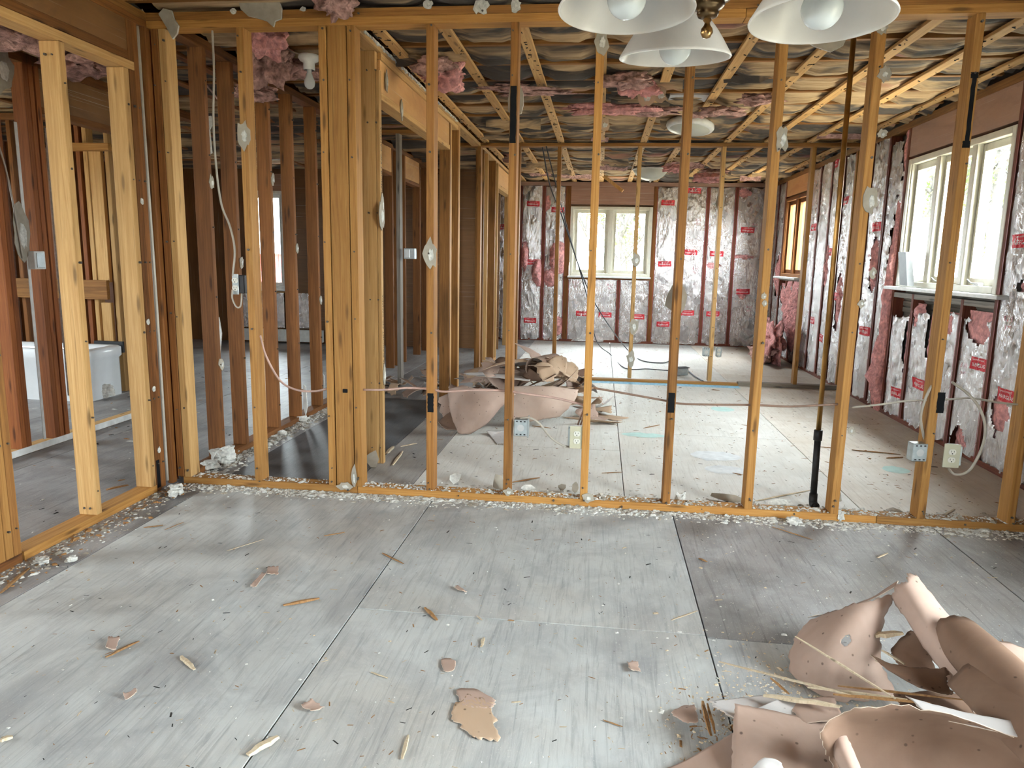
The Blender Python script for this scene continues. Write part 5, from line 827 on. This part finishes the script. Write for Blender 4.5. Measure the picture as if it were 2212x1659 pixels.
tag(local(mesh('metal_box', *(lambda V: (V, [(0, 1, 2, 3), (7, 6, 5, 4), (0, 4, 5, 1), (1, 5, 6, 2), (2, 6, 7, 3), (3, 7, 4, 0)]))([(2.37+a*.05, 6.02+b+.10*c, 1.092+.012+.26*c+.03*b) for c in (0, 1) for a, b in ((0, 0), (1, 0), (1, .15), (0, .15))]), metalgrey)), 'grey metal box leaning against the right window on the sill', 'metal box')
c = P(1470, 806, 2, .02); r = empty('junction_box', (c.x, c.y, 0), 'dark metal box lying on the far room floor with black cables', 'junction box'); boxo(r, 'box', Vector((c.x, c.y, .045)), .14, .10, .08, steel, .4); boxo(r, 'lid', Vector((c.x+.02, c.y-.01, .089)), .13, .10, .006, pipeblk, .4)
mesh('duct_end', [(x, y, z) for z in (2.43, 2.60) for x, y in ((.44, 5.55), (.75, 5.55), (.75, 5.78), (.44, 5.78))], [(0, 1, 2, 3), (0, 4, 5, 1), (1, 5, 6, 2), (2, 6, 7, 3), (3, 7, 4, 0)], alu, ceil)
for i, (cx_, cy_, rr) in enumerate(((9.55, .28, (.09, .36, .24)), (9.75, .10, (.14, .42, .10)))): tag(local(clump(None, 'fallen_insulation', (2.2-.06*i, cx_, cy_), rr, i*4+2, pink if i == 0 else pinkd, 4)), ('large pink insulation clump slumped below the far right window', 'dusty pink insulation heap on the floor below the far right window')[i], 'insulation')
board(wR, 'baseboard_heater', -5.1, -3.9, 9.84, 9.9, .03, .2, whitepaint)
for k in range(3):
    x0 = -5.23+.4064*k+.04; x0 = -6.5+.4064*(4+k)+S-.41
    n = 14; V = [(x0+(.36)*i/n, 9.905-.015*abs(nz(i*.9, j*.9, k)), .22+.5*j/n) for j in range(n+1) for i in range(n+1)]; mesh('foil_batt', V, [(j*(n+1)+i, j*(n+1)+i+1, (j+1)*(n+1)+i+1, (j+1)*(n+1)+i) for j in range(n) for i in range(n)], foil, wR, True)
# ------------------------------------------------------------------ outdoors
gr = tag(mesh('ground_outside', [(-60, -60, -.7), (80, -60, -.7), (80, 80, -.7), (-60, 80, -.7)], [(0, 1, 2, 3)], earth), 'leaf-covered ground outside the house', 'ground', kind='structure')
def tree_mesh(seed, hgt, kind):
    r = random.Random(seed); V, F, fm = [], [], []
    def limb(p, d, L, rad, lev):
        pts = [p]; q_ = p.copy(); dd = d.copy()
        for k in range(4): dd = (dd+Vector((r.gauss(0, .10), r.gauss(0, .10), .05))).normalized(); q_ = q_+dd*L/4; pts.append(q_.copy())
        v, f = tube_data(pts, [rad*(1-.16*k) for k in range(5)], 5 if lev < 2 else 3, False); i = len(V); V.extend(v); F.extend(tuple(i+k for k in g) for g in f); fm.extend([0]*len(f))
        if lev < 3:
            for k in range((12, 6, 5)[lev]):
                t = r.uniform(.3 if lev == 0 else .2, 1); j = min(3, int(t*4)); b = pts[j].lerp(pts[j+1], t*4-j); a = r.uniform(0, 2*PI); nd_ = (dd*.5+Vector((math.cos(a), math.sin(a), r.uniform(.1, .7)))).normalized(); limb(b, nd_, L*r.uniform(.28, .5), rad*.42, lev+1)
        if kind == 'leafy' and lev >= 2:
            for k in range(7):
                c_ = pts[r.randrange(1, 5)]+Vector((r.gauss(0, .15), r.gauss(0, .15), r.gauss(0, .15))); a = Vector((r.gauss(0, 1), r.gauss(0, 1), r.gauss(0, 1))).normalized(); b_ = a.orthogonal().normalized(); i = len(V); s_ = r.uniform(.04, .09); V.extend([c_+a*s_, c_+b_*s_*.5, c_-a*s_, c_-b_*s_*.5]); F.append((i, i+1, i+2, i+3)); fm.append(1)
    limb(Vector((0, 0, 0)), Vector((0, 0, 1)), hgt, hgt*.012+.02, 0)
    me = bpy.data.meshes.new('tree'); me.from_pydata(V, [], F); me.materials.append(bark); me.materials.append(leaf); me.polygons.foreach_set('material_index', fm); return me
TM = [tree_mesh(s_, h_, k) for s_, h_, k in ((1, 9, 'bare'), (2, 7, 'bare'), (3, 10, 'bare'), (4, 5, 'leafy'), (5, 6, 'leafy'))]
tr = random.Random(11)
def tree(x, y, k, label, grp): tag(place(bpy.data.objects.new('tree', TM[k]), Matrix.Translation((x, y, -.7)) @ Matrix.Rotation(tr.uniform(0, 6), 4, 'Z') @ Matrix.Scale(tr.uniform(.8, 1.2), 4)), label, 'tree', grp)
for i in range(15):
    y = 15+1.4*i; x = y*(.36+.20*((i*.618) % 1)); tree(x, y, (0, 2, 3, 1, 0, 4, 2)[i % 7], 'leafless spring tree in the woods beyond the right wall windows', 'trees outside the right windows')
for i in range(7):
    y = 19+2.1*i; tree(y*(-.07+.15*((i*.618) % 1)), y, (0, 3, 2, 1, 4)[i % 5], 'spring tree in the woods beyond the far window', 'trees outside the far window')
sd = empty('red_shed', (-7.5, 17, -.7), 'red board shed seen through the rear left window', 'shed'); board(sd, 'shed_wall', -10, -6, 17, 17.1, -.7, 1.35, redsiding, 0)
for k in range(26): board(sd, 'siding_batten', -10+k*.155, -10+k*.155+.03, 16.98, 17.0, -.7, 1.35, redsiding, 0)
mesh('shed_roof', [(-10.2, 16.7, 1.35), (-5.8, 16.7, 1.35), (-5.8, 20, 3.2), (-10.2, 20, 3.2), (-10.2, 16.7, 1.27), (-5.8, 16.7, 1.27), (-5.8, 20, 3.12), (-10.2, 20, 3.12)], [(0, 1, 2, 3), (7, 6, 5, 4), (0, 4, 5, 1), (1, 5, 6, 2), (2, 6, 7, 3), (3, 7, 4, 0)], roofgrey, sd)
